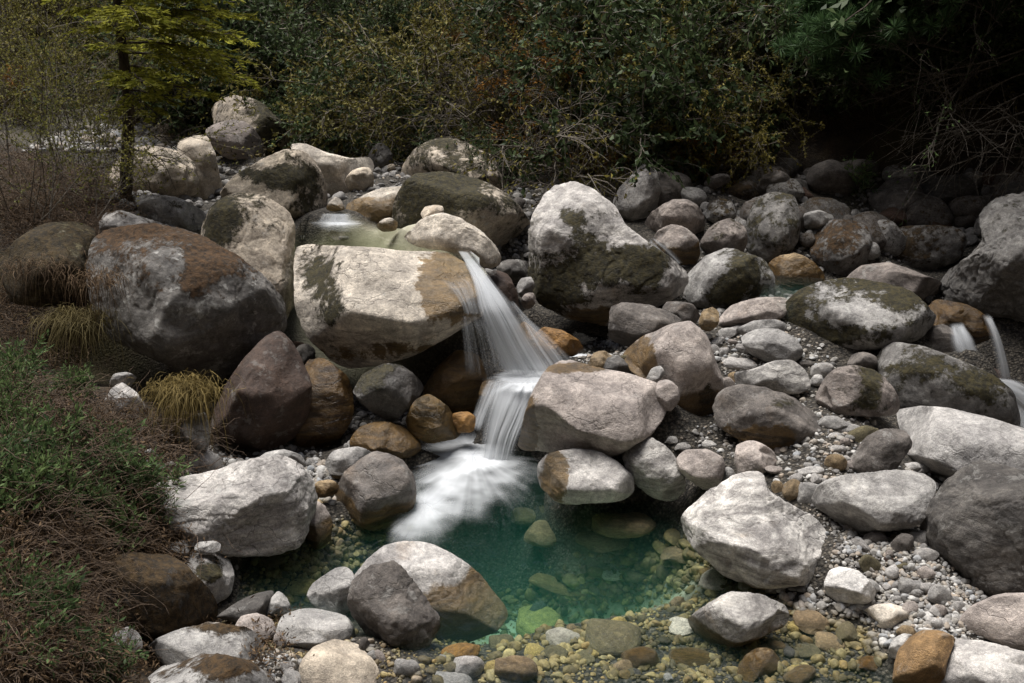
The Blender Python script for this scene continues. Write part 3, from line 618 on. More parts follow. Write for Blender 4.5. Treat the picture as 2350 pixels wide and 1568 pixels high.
for i, (label, Y, col, moss, P, kw) in enumerate(B):
    rng = np.random.default_rng(100 + i)
    x, y = P[:, 0], P[:, 1]; x2, y2 = np.roll(x, -1), np.roll(y, -1)
    cr = x * y2 - x2 * y; A = cr.sum() / 2
    c = np.array([((x + x2) * cr).sum(), ((y + y2) * cr).sum()]) / (6 * A)
    cen = at(c[0], c[1], Y); dist = np.linalg.norm(cen - CAM)
    ew = (CAM - cen) / dist                                   # towards the camera
    eu = np.cross(np.array([0, 0, 1.0]), ew); eu /= np.linalg.norm(eu); ev = np.cross(ew, eu)
    D = norm(ray(P[:, 0], P[:, 1]))
    t = dist / -(D @ ew)
    Q = (CAM + D * t[:, None] - cen) * 1.045
    uv = np.stack([Q @ eu, Q @ ev], 1)
    n_ = 16; t_ = np.linspace(0, 1, n_, endpoint=False)[:, None]
    lin = np.concatenate([uv[a_] * (1 - t_) + uv[(a_ + 1) % len(uv)] * t_ for a_ in range(len(uv))])
    S = .55 * smooth_outline(uv, n_) + .45 * lin
    area = abs((uv[:, 0] * np.roll(uv[:, 1], -1) - np.roll(uv[:, 0], -1) * uv[:, 1]).sum()) / 2
    rm = math.sqrt(area / math.pi)
    th = np.arctan2(S[:, 1], S[:, 0]); rr = np.hypot(S[:, 0], S[:, 1])
    o = np.argsort(th); th, rr = th[o], rr[o]
    th = np.concatenate([th - 2 * math.pi, th, th + 2 * math.pi]); rr = np.tile(rr, 3)
    px = rm / dist * 1005
    sub = 7 if px > 55 else (6 if px > 17 else 5)
    v, f = ico(sub)
    s = np.hypot(v[:, 0], v[:, 1]); ang = np.arctan2(v[:, 1], v[:, 0])
    R = np.interp(ang, th, rr) / rm
    sp_ = s ** 0.78
    asp = max(np.ptp(uv[:, 0]), np.ptp(uv[:, 1])) / (2 * rm)
    dep = kw.get('d', 0.92 if asp < 1.25 else 0.85)
    cw = np.sign(v[:, 2]) * np.abs(v[:, 2]) ** 0.8
    # the mean radius near the face centre keeps the front from creasing along outline corners
    Rm = 1.0 * (1 - sstep(0.15, 0.75, s)) + R * sstep(0.15, 0.75, s)
    q = np.stack([np.cos(ang) * sp_ * Rm, np.sin(ang) * sp_ * Rm, cw * dep], 1)
    protect = 1 - 0.9 * sstep(0.80, 1.0, s)
    q = rock_shape(q, None, rng, kw.get('faces', 4 if kw.get('fac') else 12 if kw.get('rough', 1.0) >= .9 else 6), kw.get('rough', 1.0), kw.get('fac', ()), protect, i * 3.77, kw.get('streak', .25) if kw.get('rough', 1.0) > .85 else 0)
    W = cen + rm * (q[:, :1] * eu + q[:, 1:2] * ev + q[:, 2:] * ew)
    zb = W[:, 2].min(); H = W[:, 2].max() - zb
    loc = np.array([cen[0], cen[1], zb])
    dW = W - CAM; kk = dW @ FWD
    sx = 1175 + F * (dW @ RGT) / kk; sy = 784 - F * (dW @ UPV) / kk
    mb = np.zeros(len(W)); wp = np.zeros(len(W))
    for key, ml, wl in PATCHES:
        if label.startswith(key):
            for (bx, by, rx, ry, am) in ml: mb += am * np.exp(-((sx - bx) / rx) ** 2 - ((sy - by) / ry) ** 2)
            for (bx, by, rx, ry, am) in wl: wp = np.maximum(wp, am * np.exp(-.85 * ((sx - bx) / rx) ** 2 - .85 * ((sy - by) / ry) ** 2))
    me = make_mesh('boulder', W - loc, f, True, {'moss_patch': mb, 'wet_patch': wp})
    ob = link('boulder', me, ROCK, loc)
    tag(ob, label, 'boulder', 'boulders in the stream bed')
    j = rng.uniform(.92, 1.08)
    ob.color = (*[k_ * j for k_ in COL[col]], moss)
    ob['wet_height'] = kw.get('wet', -10.0); ob['lichen'] = kw.get('lichen', .45 if Y > 7.5 else .3); ob['streak'] = kw.get('streak', .25)
    ob['rust'] = kw.get('rust', 0.0); ob['gloss'] = kw.get('gloss', 0.0)
    boulders.append((ob, cen, rm))
    if not kw.get('ng'):
        GC.append((cen[0], cen[1], zb + 0.14 * H))

# ------------------------------------------------------------------ ground
def gp(px, py, Y): GC.append(tuple(at(px, py, Y)))
def gw(px, py, z0, dep):                     # bed of the water seen at this pixel
    p = atz(px, py, z0); GC.append((p[0], p[1], z0 - dep))
for a in ((1000,1560,.06),(1150,1540,.09),(1300,1560,.10),(1450,1540,.11),(1600,1560,.10),(1750,1540,.10),(1900,1540,.09),(2020,1510,.05),(1050,1500,.09),(1250,1450,.12),
          (1400,1440,.13),(1550,1420,.15),(1700,1490,.10),(1850,1430,.09),(1950,1410,.02),(1200,1395,.17),(1320,1370,.16),(1430,1345,.16),(1550,1310,.2),(1600,1340,.16),
          (1080,1300,.5),(1150,1340,.45),(1250,1300,.48),(1350,1290,.48),(1450,1265,.48),(1540,1240,.42),(1250,1250,.75),(1400,1230,.72),(1120,1240,.7),(1200,1190,.75),(1350,1185,.7),(1480,1195,.5),
          (880,1225,.35),(780,1250,.28),(680,1280,.25),(600,1310,.22),(680,1340,.16),(570,1350,.12),(1000,1100,.45),(1100,1080,.5),(1200,1110,.55),(1300,1165,.5),(1500,1165,.4),(1190,1050,.5),(800,1215,.3),
          (1000,1040,.35),(1060,1010,.3),(740,1150,.12),(1080,1620,.1),(1500,1640,.12),(1900,1640,.1)):
    gw(a[0], a[1], 0.0, a[2])
for a in ((760,545,.4),(900,555,.4),(700,530,.3),(850,530,.4),(1000,575,.3),(950,548,.4),(820,560,.4),(730,560,.3),(780,520,.3),(720,515,.3),(880,530,.35),(640,540,.3)): gw(a[0], a[1], 1.24, a[2])
for a in ((1330,830,.05),(1420,790,.05),(1360,790,.05),(1200,865,.1),(1480,835,.03),(1240,850,.08)): gw(a[0], a[1], 0.46, a[2])
for a in ((1800,665,.08),(1850,660,.08),(1780,680,.05)): gw(a[0], a[1], .95, a[2])
for a in ((2150,710,.06),(2220,740,.06)): gw(a[0], a[1], .93, a[2])
for a in ((60,760,.05),(110,790,.04),(40,800,.05)): gw(a[0], a[1], .70, a[2])
def gz(px, py, Y, z):
    p = at(px, py, Y); GC.append((p[0], p[1], z))
for a in ((880,700,7.5,.25),(760,700,7.6,.35),(1000,700,7.4,.25),(1180,640,8.2,.5),(1180,560,9.0,.85),(450,800,7.0,.4),(300,800,7.0,.45),(600,700,7.6,.5),(1300,650,8.0,.45),(1450,650,7.9,.5),
          (850,950,6.7,.12),(700,1000,6.4,.1),(560,1000,6.3,.12),(1000,930,6.8,.15),(400,930,6.3,.3),(1060,600,7.9,.9),(1180,600,8.5,.55),(1200,700,8.0,.35),(1150,720,7.8,.3),(1230,740,7.6,.3),(1120,780,7.5,.3),(2250,800,7.2,.4),(2320,850,7.0,.25),(2350,950,6.6,.2),(2200,760,7.4,.5),(2200,830,6.9,.15),(2260,830,7.0,.15),(2300,800,7.3,.2),(2180,790,7.2,.35),(2380,880,6.9,.2),(2420,800,7.2,.4),(2450,950,6.6,.3)): gz(*a)
# banks, gravel bars, hillsides (picture x, picture y, distance)
for a in ((0,1568,3.0),(200,1568,3.4),(0,1400,3.4),(150,1250,4.2),(0,1200,3.9),(300,1250,4.7),(0,1000,4.9),(200,1000,5.3),(0,880,5.8),(150,900,6.0),(350,950,5.9),(0,480,8.6),(120,470,8.8),(250,460,9.0),
          (150,330,12.0),(300,320,13.0),(400,300,13.5),(60,330,12),(0,250,14),(60,110,17),(250,200,15.5),(330,260,14.5),(450,270,14.2),(0,30,20),(300,60,19),
          (560,340,14),(700,330,13.6),(800,345,13),(900,345,12.6),(1000,380,12),(1150,400,11.7),(1250,400,11.2),(1380,395,11),(1550,395,10.7),(1700,385,10.5),(1850,390,10.3),(2000,410,10.1),(2200,400,10),(2350,400,9.8),(2600,420,9),
          (600,200,15),(850,220,14.2),(1050,250,13.3),(1250,250,12.4),(1450,250,11.9),(1650,250,11.2),(1850,250,10.9),(2050,250,10.7),(2250,250,10.5),(2600,250,10),
          (600,30,17.5),(850,30,16.5),(1100,30,15.2),(1350,30,14),(1600,30,12.7),(1850,30,11.8),(2100,30,11.4),(2350,30,11.2),(2600,30,10.5),
          (1690,960,6.2),(1900,1000,5.8),(1840,1060,5.6),(1960,1250,4.75),(2050,1250,4.8),(2050,1330,4.65),(2150,1400,4.4),(2100,1440,4.3),(2000,1330,4.75),(1850,1100,5.4),(1650,800,7.1),(1600,760,7.4),(1700,660,8.0),(2000,580,8.8),(1750,560,9.0),
          (1450,480,9.9),(1230,490,9.6),(900,400,10.8),(740,480,9.4),(2250,780,6.9),(2300,850,6.6),(2340,1000,6.4),(600,1500,4.1),(660,1520,4.1),(920,1540,4.1),(820,1440,4.35)): gp(*a)
for a in ((0,0,1.2),(-3,1.5,1.6),(3,1.5,.6),(0,-4,1.6),(-6,-4,3),(6,-4,3),(0,-12,18),(0,-30,55),(-15,-12,26),(15,-12,26),(0,-7,5),(-7,5,1.6),(-10,8,2.4),(-16,8,8),(-26,8,22),(-9,12,1.9),(-14,15,4),(-26,20,16),
          (6,5,1.2),(8,7,3.5),(11,7,8),(18,7,22),(7,9.8,4.2),(10,12,9),(16,18,18),(0,22,10),(-6,24,9),(-12,26,9),(6,20,13),(0,34,22),(-16,36,18),(16,34,26),(0,60,42),(-40,60,36),(40,60,46),(-40,-30,40),(40,-30,40),(40,10,46),(-40,10,38),(0,-35,32)): GC.append(a)  # unseen slopes behind and beside the camera, raised to cut the fill light
GCa = np.array(GC, float)
_n = len(GCa)
def _k(a, b):
    return -np.sqrt(((a[:, None, :2] - b[None, :, :2]) ** 2).sum(-1) + 0.02)
K = np.zeros((_n + 1, _n + 1)); K[:_n, :_n] = _k(GCa, GCa) + np.eye(_n) * 0.03; K[:_n, _n] = 1; K[_n, :_n] = 1
_w = np.linalg.solve(K, np.append(GCa[:, 2], 0))
def ground_raw(xy):
    out = np.empty(len(xy))
    for s0 in range(0, len(xy), 20000):
        q = xy[s0:s0 + 20000]
        out[s0:s0 + 20000] = _k(q, GCa) @ _w[:_n] + _w[_n]
    p3 = np.column_stack([xy, np.zeros(len(xy))])
    far = sstep(9, 15, xy[:, 1]) * .5 + .0
    return out + 0.02 * fbm(p3 * 3.1, 3) + far * 0.35 * fbm(p3 * 0.9 + 5, 3)
def axis(segs):
    a = []
    for lo, hi, st in segs: a.append(np.arange(lo, hi, st))
    return np.concatenate(a + [np.array([segs[-1][1]])])
GX = axis(((-40, -10, 1.0), (-10, -5, .15), (-5, 6, .05), (6, 12, .15), (12, 40, 1.0)))
GY = axis(((-34, 2, 1.2), (2, 3, .15), (3, 12, .05), (12, 18, .1), (18, 26, .3), (26, 60, 1.2)))
gxx, gyy = np.meshgrid(GX, GY)
GZ = ground_raw(np.column_stack([gxx.ravel(), gyy.ravel()])).reshape(gxx.shape)
def ground_z(x, y):
    x = np.asarray(x, float); y = np.asarray(y, float)
    i = np.clip(np.searchsorted(GX, x) - 1, 0, len(GX) - 2); j = np.clip(np.searchsorted(GY, y) - 1, 0, len(GY) - 2)
    fx = np.clip((x - GX[i]) / (GX[i + 1] - GX[i]), 0, 1); fy = np.clip((y - GY[j]) / (GY[j + 1] - GY[j]), 0, 1)
    return (GZ[j, i] * (1 - fx) + GZ[j, i + 1] * fx) * (1 - fy) + (GZ[j + 1, i] * (1 - fx) + GZ[j + 1, i + 1] * fx) * fy
def drop(px, py):
    """where the line of sight through these pixels meets the ground"""
    d = ray(np.asarray(px, float), np.asarray(py, float)); d = d / d[:, 1:2]
    Ys = 3.0 * (24 / 3.0) ** np.linspace(0, 1, 500)
    hit = np.full(len(d), 22.0); done = np.zeros(len(d), bool)
    for y in Ys:
        p = CAM + d * y
        b_ = (p[:, 2] <= ground_z(p[:, 0], p[:, 1])) & ~done
        hit[b_] = y; done |= b_
    p = CAM + d * hit[:, None]
    p[:, 2] = ground_z(p[:, 0], p[:, 1])
    return p
idx = np.arange(gxx.size).reshape(gxx.shape)
gf = np.stack([idx[:-1, :-1], idx[:-1, 1:], idx[1:, 1:], idx[1:, :-1]], -1).reshape(-1, 4)
hillY = np.interp(gxx.ravel(), [-8, -5, -2, 0, 2, 4, 6], [12.5, 13, 13, 11.3, 10.3, 9.6, 9.0])
soil = sstep(-.4, .5, gyy.ravel() - hillY + 0.4 * fbm(np.column_stack([gxx.ravel(), gyy.ravel(), GZ.ravel()]) * 1.5, 2))
lb = sstep(-.3, .2, np.interp(gyy.ravel(), [2, 4, 5, 6, 7.5, 9.5, 11, 12], [-.9, -1.45, -1.9, -2.2, -3.2, -3.6, -4.2, -6]) - gxx.ravel() + 0.3 * fbm(np.column_stack([gxx.ravel(), gyy.ravel(), GZ.ravel()]) * 2, 2))
lb *= 1 - sstep(12, 13, gyy.ravel()) * sstep(-9, -8, gxx.ravel())
soil = np.maximum(soil, lb); soil = np.maximum(soil, sstep(4.5, 6, gxx.ravel()) * sstep(8.5, 7.5, gyy.ravel())); soil = np.maximum(soil, sstep(3, 2, gyy.ravel()))
# the bare pale rock slope at the far left stays rocky
soil = np.maximum(soil, sstep(-2.2, -3.0, gxx.ravel()) * sstep(9.5, 8.5, gyy.ravel()) * sstep(2.5, 3, gyy.ravel()))
soil *= 1 - .95 * sstep(-4.2, -5.4, gxx.ravel()) * sstep(12.5, 13.5, gyy.ravel()) * sstep(19, 18, gyy.ravel())
_pc = atz(np.array([1240.0]), np.array([1255.0]), 0.0)[0]; _uc = atz(np.array([860.0]), np.array([545.0]), 1.24)[0]
pale_ground = 1 - sstep(.65, 1.15, np.sqrt(((gxx.ravel() - _pc[0]) / 1.05) ** 2 + ((gyy.ravel() - _pc[1]) / .48) ** 2))
pale_ground = np.maximum(pale_ground, 1 - sstep(.8, 1.2, np.sqrt(((gxx.ravel() - _uc[0]) / 1.0) ** 2 + ((gyy.ravel() - _uc[1]) / .75) ** 2)))  # upper pool bed paled in place of the bright reflection on its surface
pale_ground = np.maximum(pale_ground, .35 * sstep(-4.2, -5.0, gxx.ravel()) * sstep(12.2, 13.2, gyy.ravel()) * sstep(20, 18, gyy.ravel()))
gm = make_mesh('ground', np.column_stack([gxx.ravel(), gyy.ravel(), GZ.ravel()]), gf, True, {'soil': soil, 'pale_ground': pale_ground})
tag(link('ground', gm, GRD), kind='structure')

# ------------------------------------------------------------------ loose stones
def stone_variants(n, sub, seed):
    out = []
    for k in range(n):
        rng = np.random.default_rng(seed + k)
        v, f = ico(sub)
        q = v * np.array([1.0, rng.uniform(.65, .9), rng.uniform(.5, .75)])
        q = np.sign(q) * np.abs(q) ** 0.92
        q = rock_shape(q, None, rng, int(rng.integers(5, 12)), .8, (), None, seed + k * 2.1)
        out.append((q, f))
    return out
SV = stone_variants(12, 5, 500)
SMESH = [make_mesh('stone', q, f) for q, f in SV]
for me in SMESH: me.materials.append(ROCK)
def put_stone(p, r, col, label, group, moss=0.0, sc=(1, 1, 1), rot=None, sink=.35, rng=RNG, cat='stone', name='stone', **kw):
    me = SMESH[int(rng.integers(len(SMESH)))]
    o = bpy.data.objects.new(name, me); C.objects.link(o)
    o.scale = (r * sc[0], r * sc[1], r * sc[2])
    o.rotation_euler = rot if rot is not None else (rng.normal() * .25, rng.normal() * .25, rng.uniform(0, 6.28))
    o.location = (p[0], p[1], p[2] + r * sc[2] * (.62 - sink))
    j = rng.uniform(.85, 1.15)
    o.color = (*[min(.8, k * j) for k in COL[col]], moss)
    o['wet_height'] = kw.get('wet', -10.0); o['lichen'] = kw.get('lichen', .2); o['streak'] = kw.get('streak', .4); o['rust'] = kw.get('rust', 0.0); o['gloss'] = kw.get('gloss', 0.0)
    return tag(o, label, cat, group)
def ell(px, py, rx, ry, col, label, rot=0.0, group=None, **kw):
    """one stone seen in the picture as an ellipse"""
    p = drop(np.array([px]), np.array([py + ry * .75]))[0]
    s = (np.linalg.norm(p - CAM)) / F
    a, b_ = rx * s, ry * s
    o = put_stone(p, 1.0, col, label, group, sc=(a * 1.05, max(a * .7, b_ * .9), b_ * 1.25), rot=(RNG.normal() * .1, math.radians(-rot), RNG.normal() * .3), sink=kw.pop('sink', .2), **kw)
    q = at(px, py, p[1] + max(a * .7, b_) * .45); o.location = tuple(q)
    return o

def bed(px, py, rx, ry, col, label, group, **kw):
    """a stone lying flat on the bed of the pool"""
    p = drop(np.array([px]), np.array([py]))[0]; s = np.linalg.norm(p - CAM) / F
    a = rx * s; b_ = min(ry * s / .52, a * 1.2); h = min(min(a, b_) * .55, .085 if py > 1380 else .22)
    return put_stone(p, 1.0, col, label, group, sc=(a, b_, h), rot=(0, 0, RNG.normal() * .2), sink=.35, **kw)
# --- stones one can tell apart on the gravel bar and the shore: x, y, half width, half height, colour, tilt, label
for a in (
 (1620,748,14,13,'grey','blue grey round pebble beside the amber rock',0),
 (1668,765,24,15,'white','white stone at the top of the white stone cluster',20),
 (1690,757,22,14,'white','white slab stone next to the grey angular block',10),
 (1625,772,12,10,'white','white pebble at the left of the white stone cluster',0),
 (1645,785,20,12,'white','banded white stone in the white stone cluster',25),
 (1640,800,11,12,'pale','small grey pebble under the banded white stone',0),
 (1660,808,18,16,'pale','striped cream stone in the white stone cluster',15),
 (1705,800,22,17,'pale','pale round stone left of the grey angular block',0),
 (1690,832,46,17,'pale','long flat pale stone with a brown side',0),
 (1680,784,12,8,'pink','small pink chip above the pale round stone',0),
 (1672,882,14,19,'pink','upright taupe pebble behind the dark smooth boulder',20),
 (1885,850,32,22,'pale','two toned round cobble right of the smooth banded boulder',0),
 (1848,835,18,10,'shade','brown flat stone behind the two toned cobble',0),
 (1815,690,13,10,'white','lone white pebble touching the big lichen boulder',-20),
 (1905,970,36,20,'grey','flat grey stone right of the dark smooth boulder',8),
 (1945,985,34,18,'grey','grey slanted cobble in the gravel beside the whaleback boulder',0),
 (1975,1002,40,22,'olive','long greenish cobble leaning towards the whaleback boulder',30),
 (1915,1000,17,10,'white','white pebble under the greenish cobble',0),
 (1938,1013,14,10,'pink','orange tinted pebble under the greenish cobble',0),
 (1925,1030,18,12,'pale','pale pebble left of the greenish cobble',0),
 (1965,1065,30,20,'pink','pinkish stone beside the greenish grey rock',0),
 (1915,1060,28,22,'tan','brown speckled stone in the upper gravel',0),
 (1575,1025,28,14,'pale','pale cracked stone behind the folded rock',0),
 (1625,1020,22,12,'white','white stone between the slab and the taupe rock',10),
 (1540,1010,18,13,'white','white round stone beside the folded rock',0),
 (1672,1092,16,26,'grey','upright two coloured egg pebble',12),
 (1780,1078,28,12,'pink','flat pinkish stone above the big pale streaked boulder',-15),
 (1855,1083,32,14,'white','white flattened cobble in the gravel above the flat topped boulder',8),
 (1785,1118,14,16,'tan','brown round pebble next to the orange upright stone',0),
 (1818,1120,18,34,'tan','orange upright stone behind the streaked boulder',-20),
 (1835,1120,9,15,'white','thin white pebble beside the orange upright stone',0),
 (1862,1135,38,32,'grey','grey rounded cobble left of the flat topped boulder',0),
 (2090,1072,22,13,'white','white pebble on top of the flat topped boulder, left one',10),
 (2118,1052,14,9,'white','small white pebble behind the flat topped boulder',0),
 (2115,1075,18,11,'pale','cream pebble between the white pebbles',0),
 (2160,1082,34,17,'white','white oval cobble beside the dark angular boulder',-15),
 (2150,1050,16,9,'grey','grey pebble above the white oval cobble',0),
 (1975,1250,24,15,'pale','pale flat pebble under the flat topped boulder',-25),
 (2010,1235,26,18,'shade','shaded brown pebble behind the pale flat one',0),
 (2070,1245,28,26,'shade','dark round pebble in the shaded gap by the angular boulder',0),
 (2115,1235,30,24,'pale','angular pale stone with white chip under the flat topped boulder',0),
 (2118,1275,32,18,'pale','white oval pebble beside the dark angular boulder foot',10),
 (2042,1285,20,14,'brown','brown pebble in the lower gravel',0),
 (1998,1300,30,22,'olive','amber green pebble next to the streaked boulder',-40),
 (2066,1302,16,12,'olive','small yellow green pebble in the lower gravel',30),
 (2124,1316,22,22,'pink','rose round pebble in the lower gravel',0),
 (2090,1345,30,24,'grey','dull grey cobble in the middle of the lower gravel',0),
 (2160,1368,32,24,'grey','grey slanted cobble left of the dark angular boulder foot',-30),
 (2202,1392,17,14,'pale','round pale pebble below the dark angular boulder',0),
 (2165,1430,22,12,'white','white pebble at the lower right gravel',0),
 (2190,1418,16,9,'white','small white chip at the lower right gravel',0),
 (2250,1400,22,11,'tan','tan pebble above the rounded boulder at the right edge',0),
 (1722,1345,30,17,'pale','pale oval stone at the water edge under the streaked boulder',-15),
 (1780,1480,24,16,'pink','pink round pebble half out of the shallow water',0),
 (2210,1480,28,13,'pale','pale flat stone above the bottom right corner boulder',0),
 (710,1062,12,14,'white','white pebble behind the long grey boulder',0),
 (1075,1530,40,34,'pale','grey banded stone at the bottom edge left of the brown round one',-35),
 (1175,1535,52,42,'tan','brown round stone at the bottom edge of the pool',0),
 (1050,1495,52,20,'orange','bright orange stone under the banded stone',10),
 (930,1530,30,26,'grey','dark grey stone at the bottom edge behind the pale banded one',0),
 (1035,1562,50,20,'grey','grey stone cut by the bottom edge',0),
 (655,1530,22,16,'pale','grey white cobble beside the cream smooth boulder',0),
 (690,1520,12,11,'white','white pebble above the cream smooth boulder',0),
 (680,1560,14,11,'grey','blue grey pebble left of the cream smooth boulder',0),
 (870,1510,22,16,'pink','brown tapering pebble right of the cream smooth boulder',-30),
 (835,1480,12,22,'shade','dark upright pebble behind the dark knobbly rock',0),
 (640,1470,14,24,'pink','pinkish leaning stone by the light grey flat boulder',20),
 (668,1565,20,30,'grey','bluish slab stone at the bottom edge',60),
 (400,1480,14,9,'pale','small white stone in the rusty needles',0),
 (1465,1510,50,30,'tan','shiny wet brown stone in the shallow water',-8),
 (1590,1512,64,22,'olive','yellowish stone lying in the shallow water',0),
 (1740,1525,56,40,'tan','large amber round stone in the shallow water',0),
 (1998,1522,36,22,'orange','glossy orange stone in the shallow near the right shore',-15),
 (1830,1552,40,22,'grey','grey streaked stone at the bottom edge of the shallow',10),
 (1200,830,20,12,'tan','amber stone under the right veil',0),
 (1440,825,18,12,'olive','greenish pebble in the clear shallow behind the fall',0),
 (1505,855,20,10,'tan','flat amber stone in the side rill',0),
 (1470,842,14,8,'tan','small amber stone in the side rill',0),
 (690,546,14,7,'white','white pebble at the left rim of the upper pool',0),
 (715,550,20,7,'white','flat white stone at the rim of the upper pool',0),
 (790,545,24,6,'pale','flat stone breaking the water of the upper pool',0),
 (680,795,18,18,'brown','rusty stone in the dark gap left of the broad slab',0),
 ):
    wet = .02 if a[1] > 1440 and 1380 < a[0] < 2010 else -10
    ell(a[0], a[1], a[2], a[3], a[4], a[5], a[6], group='cobbles on the gravel bar and shore', wet=wet, gloss=.5 if wet > -5 and a[4] in ('orange', 'tan') else 0)

# --- stones on the pool bed
for a in (
 (1235,1432,68,42,'yellow','large yellow stone on the bed at the front of the pool',0),
 (1290,1470,40,24,'cream','white bean shaped stone on the pool bed',-8),
 (1400,1470,74,52,'olive','big olive slab under the shallow water',-60),
 (1340,1515,28,24,'olive','green stone right of the white bean stone',0),
 (1275,1505,30,24,'olive','dull round stone under the white bean stone',0),
 (1150,1480,34,26,'olive','grey green stone left of the large yellow one',0),
 (1225,1500,26,22,'yellow','yellowish round stone below the large yellow one',0),
 (1640,1340,44,26,'cream','pale green holed stone under water by the streaked boulder',0),
 (1455,1330,30,18,'olive','dark olive stone at the drop off of the pool',0),
 (1405,1335,30,14,'cream','pale stone at the drop off of the pool',0),
 (1275,1352,80,16,'amber','orange ledge stone along the drop off',10),
 (1250,1235,60,34,'tan','pale boulder deep in the green pool',0),
 (1420,1215,80,34,'tan','broad pale boulder deep in the green pool',0),
 (1210,1190,44,26,'tan','small pale boulder deep in the green pool near the foam',0),
 (1380,1270,60,24,'tan','pale flat stone deep in the green pool',0),
 (1560,1280,44,22,'tan','brown stone on the slope of the pool by the streaked boulder',0),
 (690,1355,40,22,'yellow','yellow stone under water left of the egg shaped boulder',0),
 (620,1295,34,16,'tan','amber stone in the dark inlet',0),
 (1560,1440,34,26,'cream','pale rounded stone in the middle of the shallow bed',0),
 (1860,1430,40,24,'tan','tan stone under water right of the pointed oval rock',0),
 (1900,1480,34,22,'tan','brown stone under the shallow near the right shore',0),
 (1850,1500,30,24,'olive','olive stone under the shallow at the right',0),
 (740,1130,28,16,'tan','brown stone in the shallow by the wet dark boulder',0),
 (775,1095,16,14,'tan','amber pebble in the shallow behind the wet dark boulder',0),
 ):
    bed(a[0], a[1], a[2], a[3], a[4], a[5], 'stones under the pool water')

def scatter(poly, n, rmin, rmax, power=2.2, seed=0):
    rng = np.random.default_rng(seed)
    P = np.array(poly, float).reshape(-1, 2); out = []
    lo, hi = P.min(0), P.max(0)
    while len(out) < n:
        q = rng.uniform(lo, hi); ins = False; j = len(P) - 1
        for i in range(len(P)):
            if (P[i, 1] > q[1]) != (P[j, 1] > q[1]) and q[0] < (P[j, 0] - P[i, 0]) * (q[1] - P[i, 1]) / (P[j, 1] - P[i, 1]) + P[i, 0]: ins = not ins
            j = i
        if ins: out.append(q)
    out = np.array(out)
    p = drop(out[:, 0], out[:, 1]); p[:, :2] += rng.normal(size=(n, 2)) * .03; p[:, 2] = ground_z(p[:, 0], p[:, 1])
    r = rmin * (rmax / rmin) ** (rng.random(n) ** power)
    return p, r, rng
GRAVEL_BAR = [1620,740,1780,700,1900,830,2000,960,1960,1040,2080,1090,2150,1060,2200,1080,2120,1190,2150,1300,2240,1370,2240,1460,2060,1480,1960,1390,2010,1330,1900,1200,1760,1080,1560,1010,1640,960]
SHADE_BED = [1400,400,1700,385,2000,410,2350,400,2350,520,2150,600,1950,600,1800,560,1600,500,1450,470]
groups = (
 (GRAVEL_BAR, 50, .022, .065, ('pale','grey','white','pink','grey','tan'), 'small river worn cobble lying in the right hand gravel bar', 'cobbles in the gravel bar', -10),
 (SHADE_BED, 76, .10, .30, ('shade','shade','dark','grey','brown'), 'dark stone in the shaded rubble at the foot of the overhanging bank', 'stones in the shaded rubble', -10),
 ([1080,1400,1400,1340,1620,1330,1900,1420,1980,1480,1950,1568,950,1568,1000,1490], 50, .02, .075, ('olive','tan','yellow','olive','dark','grey','tan','yellow'), 'amber or olive cobble on the bed of the shallow front of the pool', 'cobbles on the shallow pool bed', -10),
 ([560,1280,820,1230,830,1290,700,1380,560,1370], 10, .025, .06, ('olive','tan','dark'), 'dim cobble on the bed of the dark inlet left of the pale boulder', 'cobbles in the dark inlet', -10),
 ([620,1450,700,1500,800,1500,880,1490,960,1568,640,1568], 6, .015, .035, ('pale','grey','white','pink'), 'small cobble beside the cream boulder at the bottom edge', 'cobbles around the cream boulder', -10),
 ([130,320,300,300,480,290,420,340,300,345,100,345], 14, .06, .20, ('cream','white','warm'), 'bleached white cobble on the distant pebble bank', 'cobbles on the distant pebble bank', -10),
 ([870,350,930,370,900,420,1230,490,1240,420,880,400], 6, .04, .12, ('warm','pink','shade'), 'small stone wedged between the back boulders', 'stones between the back boulders', -10),
)
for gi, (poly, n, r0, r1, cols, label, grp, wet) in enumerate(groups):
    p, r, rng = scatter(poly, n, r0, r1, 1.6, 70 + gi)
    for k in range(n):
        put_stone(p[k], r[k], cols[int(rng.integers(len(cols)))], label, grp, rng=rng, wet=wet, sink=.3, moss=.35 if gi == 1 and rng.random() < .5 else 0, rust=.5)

# --- gravel nobody could count
PV = stone_variants(8, 3, 900)
def pebbles(name, label, regs, seed, tones=(0, 1)):
    acc_v, acc_f, acc_t, n0 = [], [], [], 0
    for ri, (poly, n, r0, r1) in enumerate(regs):
        p, r, rng = scatter(poly, n, r0, r1, 2.0, seed + ri)
        for k in range(n):
            q, f = PV[int(rng.integers(len(PV)))]
            a = rng.uniform(0, 6.28); ca, sa = math.cos(a), math.sin(a)
            m = np.array([[ca, -sa, 0], [sa, ca, 0], [0, 0, 1]])
            t = q @ m.T * r[k] * rng.uniform(.8, 1.2, 3) + p[k] + np.array([0, 0, r[k] * .25])
            acc_v.append(t); acc_f.append(f + n0); n0 += len(q); acc_t.append(np.full(len(q), tones[0] + (tones[1] - tones[0]) * rng.random()))
    me = make_mesh(name, np.concatenate(acc_v), np.concatenate(acc_f), True, {'tone': np.concatenate(acc_t)})
    return tag(link(name, me, PEB), label, 'gravel', None, 'stuff')
